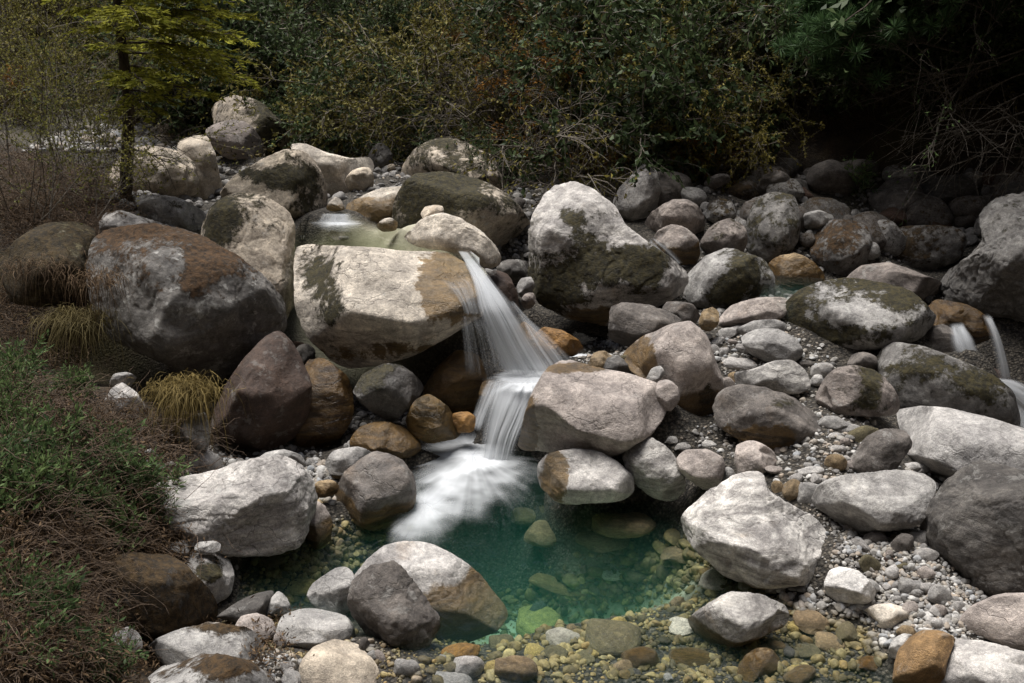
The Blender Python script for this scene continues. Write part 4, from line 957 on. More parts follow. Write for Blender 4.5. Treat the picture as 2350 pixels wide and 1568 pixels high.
pebbles('gravel', 'fine grey and white gravel filling the gaps of the bar', [
    (GRAVEL_BAR, 2600, .007, .03), ([1880,1170,1960,1200,2120,1180,2250,1370,2240,1480,2040,1470,1940,1390], 2000, .006, .022), 
    ([600,1400,960,1500,960,1568,420,1568,500,1440], 900, .006, .022),
    ([700,330,1250,400,1240,480,960,420,720,440], 500, .015, .06), ([60,350,160,300,480,280,430,350,300,350], 700, .03, .09), ([280,1000,520,1030,740,1040,720,1100,330,1090], 350, .012, .04)], 300)
pebbles('gravel', 'small amber and olive stones covering the bed of the pool', [
    ([940,1568,1000,1470,1160,1380,1420,1310,1600,1250,1960,1400,2040,1480,2000,1568], 3200, .008, .038), ([540,1360,620,1260,800,1200,960,1220,860,1290,700,1390], 700, .012, .04),
    ([1130,1390,1420,1310,1600,1250,1640,1330,1400,1360], 250, .02, .06), ([690,1080,780,1050,800,1150,720,1160], 220, .012, .04),
    ([1310,840,1400,770,1520,820,1530,890,1440,860], 500, .008, .03)], 340)

pebbles('gravel', 'stones painted dark like the shade in the gaps between the boulders', [(SHADE_BED, 900, .02, .08), ([1400,560,1960,560,2200,700,1800,700,1650,760,1400,780], 900, .012, .05),
    ([250,440,520,380,700,420,920,380,1240,440,1240,700,1120,640,940,440,720,470,480,520,330,560], 1000, .02, .08), ([420,900,640,1040,940,1030,1000,960,800,900,700,830,600,850], 400, .015, .06)], 380, (0, .28))  # low tone range puts the shade of the gaps into the pebble colour
# ------------------------------------------------------------------ water
W_POOL = water_material('pool_water', (0.10, 0.66, 0.50), .66, .6, scatter=((.14, .72, .56), .10))
W_SHAL = water_material('stream_water', (0.55, 0.66, 0.35), 0.5, .15)
def water_block(name, label, poly, z, depth, mat):
    """closed body of water under a flat top at height z; poly in picture pixels on that level"""
    P = np.array(poly, float).reshape(-1, 2)
    top = atz(P[:, 0], P[:, 1], z); n = len(P)
    bm = bmesh.new()
    a = [bm.verts.new(p) for p in top]; b_ = [bm.verts.new(p - np.array([0, 0, depth])) for p in top]
    bm.faces.new(a); bm.faces.new(b_[::-1])
    for i in range(n): bm.faces.new((a[i], b_[i], b_[(i + 1) % n], a[(i + 1) % n]))
    bmesh.ops.recalc_face_normals(bm, faces=bm.faces)
    me = bpy.data.meshes.new(name); bm.to_mesh(me); bm.free()
    return tag(link(name, me, mat), label, 'water', None, 'structure')
water_block('pool_water', 'clear emerald pool below the fall', [560,1290,700,1120,780,1030,1000,985,1200,1010,1250,1090,1450,1120,1620,1130,1700,1250,1880,1360,2010,1420,2080,1520,2050,1700,960,1700,900,1480,700,1410,540,1390], 0.0, 1.6, W_POOL)
water_block('stream_water', 'shallow amber pool above the fall', [660,560,690,510,740,470,800,470,930,500,960,540,1060,560,1100,592,1040,598,860,584,700,572], 1.245, .5, W_SHAL)
water_block('stream_water', 'thin clear stream right of the fall', [1210,850,1290,810,1320,760,1440,765,1560,850,1540,890,1440,870,1330,880,1230,890], 0.46, .3, W_SHAL)
water_block('stream_water', 'small green pool among the shaded boulders', [1740,690,1760,630,1900,640,1880,700,1820,700], .955, .5, W_POOL)
water_block('stream_water', 'still side pool under the left bank', [0,740,150,730,190,780,120,850,-40,840], .70, .3, W_SHAL)

def cr_rows(R, n):
    R = np.asarray(R, float); k = len(R); t = np.linspace(0, k - 1, n); i = np.clip(t.astype(int), 0, k - 2); f = (t - i)[:, None]
    g = lambda j: R[np.clip(j, 0, k - 1)]
    p0, p1, p2, p3 = g(i - 1), g(i), g(i + 1), g(i + 2)
    return 0.5 * (2 * p1 + (p2 - p0) * f + (2 * p0 - 5 * p1 + 4 * p2 - p3) * f ** 2 + (-p0 + 3 * p1 - 3 * p2 + p3) * f ** 3)
def sheet(name, rows, cover=(.8, .8), strands=24, edge=.12, fadeT=.05, fadeB=.05, bulge=.05, seed=0, nu=90, nv=110, thick=.02, parent=None, contrast=1.0):
    """falling water: rows of (xl, yl, xr, yr, distance_left, distance_right) from top to bottom; front and back skin"""
    R = cr_rows(rows, nv)
    u = np.linspace(0, 1, nu)
    xl = at(R[:, 0], R[:, 1], R[:, 4]); xr = at(R[:, 2], R[:, 3], R[:, 5])
    p = xl[:, None, :] * (1 - u)[None, :, None] + xr[:, None, :] * u[None, :, None]
    uu, vv = np.meshgrid(u, np.linspace(0, 1, nv))
    wob = .035 * vnoise(np.column_stack([uu.ravel() * 3, vv.ravel() * 2.2, np.full(uu.size, seed + 2.2)])) + .02 * vnoise(np.column_stack([uu.ravel() * 9, vv.ravel() * 4, np.full(uu.size, seed + 6.2)]))
    un = uu; uu = uu + wob.reshape(uu.shape)
    q = np.column_stack([uu.ravel() * strands, vv.ravel() * 1.1 + seed, np.full(uu.size, seed * 3.1)])
    q2 = np.column_stack([uu.ravel() * strands * 2.6, vv.ravel() * 1.0 + seed, np.full(uu.size, seed * 5.7)])
    s = (0.65 * vnoise(q) + 0.35 * vnoise(q2)).reshape(uu.shape)
    big = vnoise(np.column_stack([uu.ravel() * 4, vv.ravel() * 1.5, np.full(uu.size, seed + 9.0)])).reshape(uu.shape)
    uu = un; arch = np.sin(np.pi * uu)
    p[:, :, 1] -= (bulge * arch + 0.018 * s + .02 * big) * sstep(0, .1, vv)
    cov = cover[0] * (1 - vv) + cover[1] * vv
    d = np.clip(cov + contrast * (0.13 * s + .15 * big), 0, 1)
    en = edge * (1 + .5 * s)
    d *= sstep(0, 1, np.clip(uu / en, 0, 1)) * sstep(0, 1, np.clip((1 - uu) / en, 0, 1)) * sstep(0, fadeT, vv) * sstep(0, fadeB, 1 - vv)
    back = p + np.array([0, thick, 0])
    n = nu * nv; idx = np.arange(n).reshape(nv, nu)
    f = np.stack([idx[:-1, :-1], idx[1:, :-1], idx[1:, 1:], idx[:-1, 1:]], -1).reshape(-1, 4)
    v = np.concatenate([p.reshape(-1, 3), back.reshape(-1, 3)])
    ff = np.concatenate([f, f[:, ::-1] + n])
    me = make_mesh(name, v, ff, True, {'dens': np.concatenate([d.ravel(), d.ravel() * .6])})
    return link(name, me, FOAM, parent=parent)
def fall(label):
    e = bpy.data.objects.new('waterfall', None); C.objects.link(e)
    return tag(e, label, 'waterfall')
f1 = fall('main silky white fall pouring over the broad slab boulder')
sheet('main_stream', [(1048,574,1074,578,7.8,7.75),(1070,612,1106,612,7.42,7.45),(1084,652,1140,655,7.14,7.2),(1092,700,1172,692,6.98,7.05),(1103,738,1202,735,6.92,7.0),(1118,790,1236,785,6.9,6.98),(1138,838,1268,830,6.9,6.96),(1148,872,1296,866,6.88,6.92)],
      (.50, .78), 17, .24, .03, .14, .05, 1, parent=f1)
sheet('main_stream', [(1060,600,1080,600,7.6,7.6),(1082,645,1130,650,7.2,7.25),(1095,705,1165,698,7.04,7.1),(1112,745,1195,745,6.98,7.05),(1125,800,1228,795,6.96,7.02),(1145,870,1285,866,6.95,6.98)],
      (.32, .52), 11, .24, .05, .12, .02, 4, parent=f1)
sheet('side_threads', [(1052,722,1108,722,6.96,6.94),(1058,760,1122,760,6.93,6.9),(1062,800,1135,800,6.92,6.9),(1066,868,1152,868,6.92,6.9)], (.12, .22), 22, .10, .25, .2, .02, 2, parent=f1, contrast=1.3)
sheet('ledge_film', [(985,642,1075,632,7.18,7.1),(1020,655,1092,650,7.08,7.04),(1052,690,1100,700,6.99,6.96),(1064,722,1106,724,6.955,6.94)], (.0, .38), 18, .25, .35, .12, .0, 3, parent=f1, thick=.006)
sheet('right_veil', [(1165,690,1178,690,7.05,7.05),(1195,735,1215,732,6.96,6.97),(1215,785,1272,780,6.86,6.86),(1245,840,1330,838,6.78,6.8),(1262,872,1352,858,6.74,6.8)], (.3, .4), 9, .3, .1, .1, .01, 5, parent=f1, contrast=1.2)
f2 = fall('lower silky fall sliding from the mid basin into the pool')
sheet('main_stream', [(1138,864,1272,858,6.86,6.9),(1128,890,1254,886,6.74,6.78),(1118,925,1232,925,6.62,6.66),(1108,965,1212,968,6.54,6.56),(1102,1010,1192,1012,6.48,6.48),(1096,1062,1176,1066,6.44,6.44)],
      (.75, .55), 11, .24, .22, .06, .06, 7, parent=f2)
sheet('main_stream', [(1120,872,1150,870,6.88,6.84),(1100,905,1140,905,6.72,6.7),(1085,945,1122,948,6.66,6.62),(1072,985,1108,990,6.6,6.56)], (.3, .4), 7, .3, .1, .2, .02, 8, parent=f2)
f3 = fall('thin double cascade at the right edge in the shade')
sheet('left_strand', [(2172,745,2212,738,6.98,6.98),(2178,758,2218,752,6.86,6.86),(2182,790,2238,780,6.76,6.76),(2195,825,2256,830,6.7,6.7),(2212,868,2270,876,6.68,6.68)], (.5, .6), 7, .3, .3, .15, .02, 11, parent=f3)
sheet('right_strand', [(2252,722,2272,720,7.02,7.02),(2260,738,2280,735,6.93,6.93),(2272,775,2298,770,6.85,6.85),(2285,830,2316,830,6.78,6.78),(2292,880,2326,880,6.74,6.74)], (.42, .48), 5, .35, .3, .15, .02, 12, parent=f3)
sheet('run_out', [(2235,862,2330,872,6.72,6.7),(2270,895,2370,890,6.66,6.62),(2310,940,2430,930,6.58,6.55),(2340,1000,2480,1000,6.45,6.45)], (.4, .45), 6, .2, .1, .1, .02, 13, parent=f3)
f4 = fall('tiny cascade at the far end of the upper pool')
sheet('main_stream', [(736,490,806,490,8.86,8.86),(732,497,810,497,8.82,8.82),(724,514,816,514,8.76,8.76)], (.3, .5), 12, .25, .2, .3, .02, 14, nv=40, parent=f4)
f5 = fall('narrow rill between the ochre rock and the white crested boulder')
sheet('main_stream', [(1486,548,1500,545,8.6,8.6),(1500,575,1540,572,8.45,8.45),(1540,610,1570,606,8.35,8.35)], (.05, .22), 5, .3, .15, .1, .01, 15, nv=40, parent=f5)

def foam(name, label, cx, cy, z, spokes, seed=0, dome=.05, core=.45, nr=90, na=260, streak=70, lead=1.0):
    """white water spreading from a plunge point; spokes: pixels of the rim"""
    c = atz(np.array([cx]), np.array([cy]), z)[0]
    P = np.array(spokes, float).reshape(-1, 2); rim = atz(P[:, 0], P[:, 1], z)
    rim = c + (rim - c) * 1.18; dv = rim - c; th = np.arctan2(dv[:, 1], dv[:, 0]); rr = np.hypot(dv[:, 0], dv[:, 1])
    o = np.argsort(th); th, rr = th[o], rr[o]
    th = np.concatenate([th - 2 * math.pi, th, th + 2 * math.pi]); rr = np.tile(rr, 3)
    a = np.linspace(-math.pi, math.pi, na, endpoint=False); Rm = np.interp(a, th, rr)
    t = np.linspace(0.0, 1, nr)
    aa, tt = np.meshgrid(a, t)
    ca, sa = np.cos(aa), np.sin(aa)
    base = np.column_stack([(ca * streak / 6.28 * 1.0).ravel(), (sa * streak / 6.28).ravel(), (tt * 1.3).ravel() + seed])
    s1 = vnoise(base * np.array([1, 1, 1.0])).reshape(aa.shape); s2 = vnoise(base * np.array([3.3, 3.3, 1.3]) + 5).reshape(aa.shape)
    swirl = fbm(np.column_stack([(c[0] + ca * tt * Rm).ravel() * 6, (c[1] + sa * tt * Rm).ravel() * 6, np.full(aa.size, seed + 3.0)]), 3).reshape(aa.shape)
    st = .6 * s1 + .4 * s2
    r_ = np.clip((tt + (.16 * s1 + .10 * s2) * tt + .16 * swirl - core) / (1 - core), 0, 1)
    d = np.clip((1 - r_) ** 2.1 * (1 + .18 * st * sstep(.1, .5, tt)), 0, 1) * (1 - sstep(.72, 1, tt))
    x = c[0] + ca * tt * Rm; y = c[1] + sa * tt * Rm
    zz = z + .012 + dome * (1 - tt) ** 1.2 * (1 + .15 * swirl) + .003 * st * d
    n = nr * na; idx = np.arange(n).reshape(nr, na)
    f = np.stack([idx[:-1], np.roll(idx[:-1], -1, 1), np.roll(idx[1:], -1, 1), idx[1:]], -1).reshape(-1, 4)
    me = make_mesh(name, np.column_stack([x.ravel(), y.ravel(), zz.ravel()]), f, True, {'dens': d.ravel()})
    return tag(link(name, me, FOAM), label, 'foam', None, 'stuff')
foam('foam', 'bright white foam where the lower fall plunges into the pool', 1085, 1062, 0.0,
     [1195,1045,1265,1085,1235,1125,1180,1155,1110,1190,1040,1220,985,1230,935,1235,905,1225,935,1160,945,1110,952,1060,945,1030,1000,1002,1060,985,1110,985,1170,1015], 1, .06, .22)
foam('foam', 'pale veil of foam drifting past the wet dark boulder', 975, 1165, 0.0, [1050,1150,1060,1210,1000,1255,930,1265,895,1250,905,1210,940,1160,960,1120,1010,1110], 2, .02, .15)
foam('foam', 'milky churned water in the mid basin between the two falls', 1215, 868, 0.46, [1290,850,1345,830,1372,822,1360,845,1310,872,1270,900,1200,905,1130,900,1110,880,1150,858,1230,846], 3, .03, .5)
foam('foam', 'white water rushing through the gap beside the orange rock', 1320, 832, 0.46, [1375,818,1360,835,1330,852,1290,862,1270,850,1290,828,1330,815], 4, .03, .5)
foam('foam', 'thin white foam below the tiny upper cascade', 775, 515, 1.25, [830,512,815,524,770,526,725,522,715,514,740,508,800,507], 6, .0, .2)
# ------------------------------------------------------------------ plants
def empty(name, loc, label=None, cat=None, group=None):
    e = bpy.data.objects.new(name, None); C.objects.link(e); e.location = loc
    return tag(e, label, cat, group)
def twig_lines(rng, p, d, L, r, lev, out, bend=.35, kids=4, up=.0, spread=.8):
    n = 6; pts = [np.array(p, float)]; d = norm(np.array(d, float))
    for _ in range(n):
        d = norm(d + rng.normal(size=3) * bend * .35 + np.array([0, 0, up])); pts.append(pts[-1] + d * L / n)
    pts = np.array(pts); out.append((pts, np.linspace(r, r * .45, n + 1), lev))
    if lev > 0:
        for k in range(kids):
            t = rng.uniform(.25, 1); i = min(int(t * n), n - 1)
            q = pts[i] + (pts[i + 1] - pts[i]) * (t * n - i)
            dd = norm(norm(pts[i + 1] - pts[i]) + rng.normal(size=3) * spread)
            twig_lines(rng, q, dd, L * rng.uniform(.45, .7), r * .55, lev - 1, out, bend, kids, up, spread)
def line_pts(lines, lev_max, per_m, rng):
    P, D = [], []
    for pts, r, lev in lines:
        if lev > lev_max: continue
        L = np.linalg.norm(np.diff(pts, axis=0), axis=1).sum(); n = max(1, int(L * per_m))
        t = rng.uniform(.15, 1, n) * (len(pts) - 1); i = np.minimum(t.astype(int), len(pts) - 2); f = (t - i)[:, None]
        P.append(pts[i] * (1 - f) + pts[i + 1] * f); D.append(norm(pts[i + 1] - pts[i]) + rng.normal(size=(n, 3)) * .7)
    return np.concatenate(P), np.concatenate(D)

# leafy shrubs of the far slope: a few grown shapes, copied
def shrub_meshes(seed, R, H, leaf, per, nstem=9, droop=0.0, kids=5, lev=2, thin=.012, width=.5):
    rng = np.random.default_rng(seed); lines = []
    for _ in range(nstem):
        d = np.array([rng.normal() * .8, rng.normal() * .8 - .25, rng.uniform(.4, 1.2)])
        twig_lines(rng, (rng.normal() * .08, rng.normal() * .08, 0), d, rng.uniform(.6, 1.0) * H, thin, lev, lines, .6, kids, -.06 * droop, .9)
    a = Acc()
    for pts, r, lv in lines: tube(a, pts, r, 3)
    P, D = line_pts(lines, 1, per, rng)
    D[:, 2] += rng.normal(size=len(P)) * .3 - droop * .5
    l = Acc(); leaves(l, P, D, leaf * rng.uniform(.6, 1.3, len(P)), leaf * width * rng.uniform(.7, 1.2, len(P)), .25, rng)
    return a.mesh('stems'), l.mesh('foliage', False, 'tone'), l
KINDS = {
 'dark':   (shrub_meshes(1, 1, 1.0, .055, 62), L_DARK, 'broadleaf shrub'),
 'dark2':  (shrub_meshes(2, 1, .9, .042, 70, 11), L_DARK, 'broadleaf shrub'),
 'olive':  (shrub_meshes(3, 1, .95, .036, 75, 10, .5), L_OLIVE, 'shrub'),
 'olive2': (shrub_meshes(4, 1, 1.1, .04, 62, 8, .9), L_OLIVE, 'shrub'),
 'rust':   (shrub_meshes(5, 1, .8, .05, 50, 10, 1.0, width=.25), L_RUST, 'fern clump'),
 'twiggy': (shrub_meshes(6, 1, 1.0, .04, 10, 12, 1.2, 6), L_OLIVE, 'twiggy shrub'),
}
def put_shrub(kind, p, s, label, group=None, rng=RNG, name='shrub', tilt=(0, 0), mats=None):
    (ms, ml, _), mat, cat = KINDS[kind]
    if not len(ms.materials): ms.materials.append(TWIG)
    if not len(ml.materials): ml.materials.append(mat)
    e = empty(name, p, label, cat, group); e.scale = (s * rng.uniform(.85, 1.2), s * rng.uniform(.85, 1.2), s)
    e.rotation_euler = (tilt[0] + rng.normal() * .1, tilt[1] + rng.normal() * .1, rng.uniform(-.8, .8))
    for nm, me in (('stems', ms), ('foliage', ml)):
        o = bpy.data.objects.new(nm, me); C.objects.link(o); o.parent = e
    return e
rng = np.random.default_rng(77)
NOTED = (
 ('dark2', 1330, 110, 1.5, 'bluish green leathery shrub high in the middle of the far slope'),
 ('dark', 1450, 190, 1.4, 'dark green leathery shrub just right of the bluish one on the far slope'),
 ('olive', 1060, 190, 1.2, 'light olive shrub bent over the slope above the back boulders'),
 ('olive2', 980, 280, 1.2, 'drooping olive shrub hanging over the patchy back boulder'),
 ('rust', 1240, 60, .9, 'orange brown dead fern high on the slope'),
 ('rust', 1260, 230, 1.1, 'orange brown dead fern patch in the middle of the slope'),
 ('rust', 1180, 150, .8, 'small orange dead fern left of the bluish shrub'),
 ('olive2', 1500, 255, .8, 'round olive shrub above the pointed boulder'),
 ('twiggy', 1310, 350, 1.2, 'grey twiggy shrub hanging over the white crested boulder'),
 ('twiggy', 1130, 260, 1.2, 'bare drooping grey shrub beside the drooping olive one'),
 ('dark', 870, 240, 1.0, 'dark green shrub above the narrow dark rock'),
 ('olive', 760, 280, 1.0, 'pale hanging tuft of leaves beside the rear boulder pair'),
 ('dark2', 700, 150, 1.4, 'dark bushy shrub behind the conifer boughs'),
 ('dark', 640, 60, 1.5, 'dark leathery shrub at the top beside the conifer'),
 ('olive', 1650, 60, 1.2, 'olive shrub at the top edge left of the pine bough'),
 ('dark', 1600, 170, 1.2, 'dim green shrub left of the black hollow'),
)
for k, px, py, s, lab in NOTED:
    p = drop(np.array([px]), np.array([py + 45]))[0]
    put_shrub(k, p + np.array([0, -.55, .0]), s * 1.1, lab, 'shrubs on the far slope', rng, tilt=(.35, 0))
# the rest of the slope: shrubs of five looks
ks = ['dark', 'dark2', 'olive', 'olive2', 'rust', 'twiggy']
labs = {'dark': 'dark green broadleaf shrub, one of many crowding the far slope', 'dark2': 'dark small leaved shrub, one of many crowding the far slope', 'olive': 'olive leaved shrub, one of many crowding the far slope',
        'olive2': 'drooping olive shrub, one of many crowding the far slope', 'rust': 'dead orange brown fern clump, one of several on the far slope', 'twiggy': 'grey nearly leafless shrub, one of several on the far slope'}
n = 135
qx = rng.uniform(420, 1720, n); qy = rng.uniform(-60, 395, n)
for i in range(n):
    x, y = qx[i], qy[i]
    if y > 300 and (x < 900 or rng.random() < .45): y -= 140
    w = np.array([1.2, 1.1, 1.3, 1.0, .5, 1.2])
    if 1000 < x < 1400 and y < 330: w = np.array([.5, .6, 1.2, 1.0, 1.5, 1.4])
    if x < 850: w = np.array([1.6, 1.5, .9, .8, .2, .6])
    k = ks[int(rng.choice(6, p=w / w.sum()))]
    p = drop(np.array([x]), np.array([y + 30]))[0]
    put_shrub(k, p + np.array([0, -.05, -.1]), rng.uniform(.4, 1.0) ** 1.0 * (1.25 if rng.random() < .3 else 1), labs[k], 'shrubs crowding the far slope: ' + k.rstrip('2'), rng, tilt=(.4, 0))
# fewer, darker ones over the shaded hollow on the right
n = 34
qx = rng.uniform(1700, 2400, n); qy = rng.uniform(-60, 150, n)
for i in range(n):
    k = ('dark', 'dark2', 'twiggy', 'dark')[int(rng.integers(4))]
    p = drop(np.array([qx[i]]), np.array([qy[i]]))[0]
    put_shrub(k, p + np.array([0, -.1, -.1]), rng.uniform(.7, 1.3), 'shrub in the deep shade above the dark hollow, one of several', 'shrubs above the dark hollow', rng, tilt=(.4, 0))
# undergrowth: leaf litter, moss and small leaves nobody could count
acc = Acc()
for x0, x1, y0, y1, n in ((400, 1750, -60, 400, 20000), (1750, 2400, -60, 260, 7000), (0, 420, -40, 290, 15000)):
    p = drop(rng.uniform(x0, x1, n // 12), rng.uniform(y0, y1, n // 12))
    p = np.repeat(p, 12, 0) + rng.normal(size=(len(p) * 12, 3)) * np.array([.16, .16, .10]) + np.array([0, -.05, .08])
    leaves(acc, p, rng.normal(size=p.shape) + np.array([0, -.4, .3]), rng.uniform(.02, .065, len(p)), rng.uniform(.012, .035, len(p)), .25, rng)
tag(link('undergrowth', acc.mesh('undergrowth', False, 'tone'), L_FLOOR), 'low undergrowth of small leaves and litter covering the far slope', 'undergrowth', None, 'stuff')
acc = Acc()
p = drop(rng.uniform(420, 1750, 1500), rng.uniform(-40, 395, 1500))
for q in p:
    d = np.array([rng.normal() * .6, -.8, rng.uniform(-.8, .5)]); L = rng.uniform(.25, .9); t = np.linspace(0, 1, 6)[:, None]
    tube(acc, q + d * L * t + np.array([0, 0, -.35 * L]) * t ** 2 + rng.normal(size=3) * .08 * t, np.linspace(.006, .002, 6), 3)
tag(link('dead_stems', acc.mesh('dead_stems'), TWIG), 'grey brown dry stems and roots hanging over the far slope', 'dead stems', None, 'stuff')

# --- the conifer on the left
base = at(np.array(288), np.array(458), 9.05)
tree = empty('conifer_tree', tuple(base), 'feathery yellow green conifer with a slim mossy trunk on the left bank', 'tree')
tr = []
for px, py in ((286, 462), (290, 400), (294, 320), (295, 250), (288, 170), (278, 90), (270, 0), (266, -120), (262, -260), (258, -420)):
    tr.append(at(np.array(px), np.array(py), 9.05) - base)
tr = np.array(tr)
trc = cr_rows(tr, 60); rad = np.linspace(.062, .028, 60) * (1 + .08 * np.sin(np.arange(60) * 1.9)); rad[:4] *= np.array([1.5, 1.25, 1.1, 1.03])
a = Acc(); tube(a, trc, rad, 12)
link('trunk', a.mesh('trunk'), BARK, parent=tree)
def bough(tree, p0, p1, rng, sag=.12, wmax=.34, dens=1.0):
    L = np.linalg.norm(p1 - p0); n = 14; t = np.linspace(0, 1, n)[:, None]
    mid = (p0 + p1) / 2 + np.array([0, 0, sag * L])
    pts = (1 - t) ** 2 * p0 + 2 * t * (1 - t) * mid + t ** 2 * p1 + rng.normal(size=(n, 3)) * .012 * t
    w = Acc(); tube(w, pts, np.linspace(.012, .003, n), 4)
    lf = Acc(); d = norm(p1 - p0); side = norm(np.cross(d, [0, 0, 1.0]))
    for k in range(int(L / .035 * dens)):
        tt = rng.uniform(.12, 1.0); i = min(int(tt * (n - 1)), n - 2); q = pts[i] + (pts[i + 1] - pts[i]) * (tt * (n - 1) - i)
        sg = 1 if k % 2 else -1
        l = wmax * (1.05 - tt) ** .6 * rng.uniform(.45, 1.1) * min(1, L) + .07
        dd = norm(side * sg * rng.uniform(.6, 1.0) + d * rng.uniform(.4, .9) + np.array([0, 0, rng.normal() * .12 - .05]))
        m = 5; s = np.linspace(0, 1, m)[:, None]
        tp = q + dd * l * s + np.array([0, 0, -.18 * l]) * s ** 2
        tube(w, tp, np.linspace(.0035, .0015, m), 3)
        nn = int(l / .008); u = rng.uniform(.05, 1, nn)[:, None]
        lp = q + dd * l * u + np.array([0, 0, -.18 * l]) * u ** 2
        ls = norm(np.cross(dd, [0, 0, 1.0]))
        sgn = np.where(rng.random(nn) < .5, 1, -1)[:, None]
        ld = dd * .75 + ls * sgn * .8 + np.array([0, 0, -.1]) + rng.normal(size=(nn, 3)) * .18
        leaves(lf, lp, ld, rng.uniform(.045, .08, nn), rng.uniform(.012, .020, nn), .1, rng)
    return w, lf
wa, la = Acc(), Acc()
def merge(A, Bc):
    for v, f, t in zip(Bc.v, Bc.f, Bc.a):
        A.v.append(v); A.f.append(f - f.min() + A.n if len(f) else f); A.n += len(v); A.a.append(t)
def trunk_at(py):
    k = np.argmin(np.abs([(784 - 0) * 0 + 0 for _ in trc]))
    return None
Zs = trc[:, 2]
def tpoint(py):
    z = at(np.array(285), np.array(py), 9.05)[2] - base[2]
    return np.array([np.interp(z, Zs, trc[:, 0]), np.interp(z, Zs, trc[:, 1]), z])
for (py0, tx, ty, dY, sag, wm) in ((190, 470, 214, -.5, .06, .30), (205, 410, 235, -.2, .05, .26), (120, 572, 185, .3, .10, .42), (100, 545, 140, -.3, .10, .42), (70, 570, 95, .5, .10, .40), (40, 562, 38, .0, .10, .40), (55, 470, 60, -.6, .1, .34),
        (10, 500, -10, -.5, .1, .4), (0, 590, -25, .2, .1, .42), (-40, 480, -40, .4, .1, .4), (-60, 560, -80, -.2, .1, .4), (115, 230, 105, -.5, .06, .26), (60, 180, 70, -.3, .06, .3), (20, 160, 30, .3, .08, .3), (-20, 120, -5, -.3, .08, .34), (-60, 110, -50, .3, .08, .34),
        (205, 360, 262, -.4, .0, .22), (150, 400, 175, .6, .06, .3), (170, 330, 190, -.9, .06, .26), (90, 420, 110, .9, .06, .34), (-100, 420, -120, -.5, .1, .4), (-100, 180, -110, .5, .1, .36), (-150, 500, -160, .3, .1, .4), (-170, 150, -160, 0, .1, .36),
        (-220, 420, -220, -.4, .1, .36), (-220, 160, -220, .4, .1, .36), (-280, 360, -290, .4, .1, .3), (-290, 190, -280, -.3, .1, .3), (-350, 330, -360, 0, .1, .26), (-360, 200, -350, 0, .1, .26), (240, 225, 265, -.3, -.02, .16), (-120, 300, -100, -1.3, .1, .36), (20, 320, 50, -1.1, .1, .34)):
    p0 = tpoint(py0); p1 = at(np.array(tx), np.array(ty), 9.05 + dY) - base
    w, l = bough(tree, p0, p1, rng, sag, wm)
    merge(wa, w); merge(la, l)
for py0, tx, ty, dY in ((300, 380, 262, -.3), (330, 190, 300, .2), (352, 215, 345, -.3), (380, 200, 400, -.2), (260, 180, 220, .2), (310, 400, 300, .4), (340, 370, 350, -.3)):
    p0 = tpoint(py0); p1 = at(np.array(tx), np.array(ty), 9.05 + dY) - base; ln = []
    twig_lines(rng, p0, p1 - p0, np.linalg.norm(p1 - p0), .008, 1, ln, .4, 6)
    for pts, r, lv in ln: tube(wa, pts, r, 3)
link('branches', wa.mesh('branches'), BARK, parent=tree)
link('crown', la.mesh('crown', False, 'tone'), L_CONIFER, parent=tree)

# --- thin saplings in young leaf on the left bank
def sapling(px, py, Y, H, seed, label, leafmat=L_SAPLING, per=22, leaf=.028, nst=6, lean=0.0, group='saplings on the left bank', kids=5, cat='sapling', name='sapling', twigm=TWIG, spread=.75):
    r_ = np.random.default_rng(seed); p = at(np.array(px), np.array(py), Y)
    e = empty(name, tuple(p), label, cat, group); ln = []
    for _ in range(nst):
        twig_lines(r_, (r_.normal() * .1, r_.normal() * .1, 0), (r_.normal() * .35 + lean, r_.normal() * .35, 1), H * r_.uniform(.6, 1.05), .0052, 2, ln, .35, kids, .01, spread)
    a = Acc()
    for pts, r, lv in ln: tube(a, pts, r, 3)
    P, D = line_pts(ln, 1, per, r_)
    l = Acc(); leaves(l, P, D + np.array([0, 0, .2]), leaf * r_.uniform(.6, 1.3, len(P)), leaf * .55 * r_.uniform(.7, 1.2, len(P)), .2, r_)
    link('branches', a.mesh('branches'), twigm, parent=e); link('foliage', l.mesh('foliage', False, 'tone'), leafmat, parent=e)
    return e
for i, (px, py, Y, H, lab) in enumerate((
  (40, 480, 8.2, 1.9, 'tall sapling with fresh yellow green leaves at the left edge'), (110, 470, 8.4, 2.0, 'slender leafy sapling second from the left edge'),
  (180, 450, 8.8, 1.8, 'leafy sapling left of the conifer with grey twigs'), (235, 445, 9.2, 1.5, 'low sapling right beside the conifer trunk'),
  (60, 400, 9.8, 2.4, 'tall thin sapling behind the left edge pair'), (150, 380, 10.2, 2.2, 'sparse sapling in front of the white pebble bank'),
  (20, 330, 11.2, 2.6, 'high bushy sapling at the left edge below the pale rock slope'), (210, 330, 11.5, 2.0, 'misty green sapling behind the conifer trunk'),
  (110, 290, 12.5, 2.4, 'sapling against the pale rock slope'), (330, 440, 8.8, .6, 'small leafy shoot right of the conifer foot'),
  (90, 500, 7.6, 1.0, 'short sapling over the mossy boulder at the left edge'), (200, 500, 7.8, .8, 'small sapling above the huge mossy boulder'))):
    sapling(px, py, Y, H, 300 + i, lab, per=30, leaf=.026, nst=4)
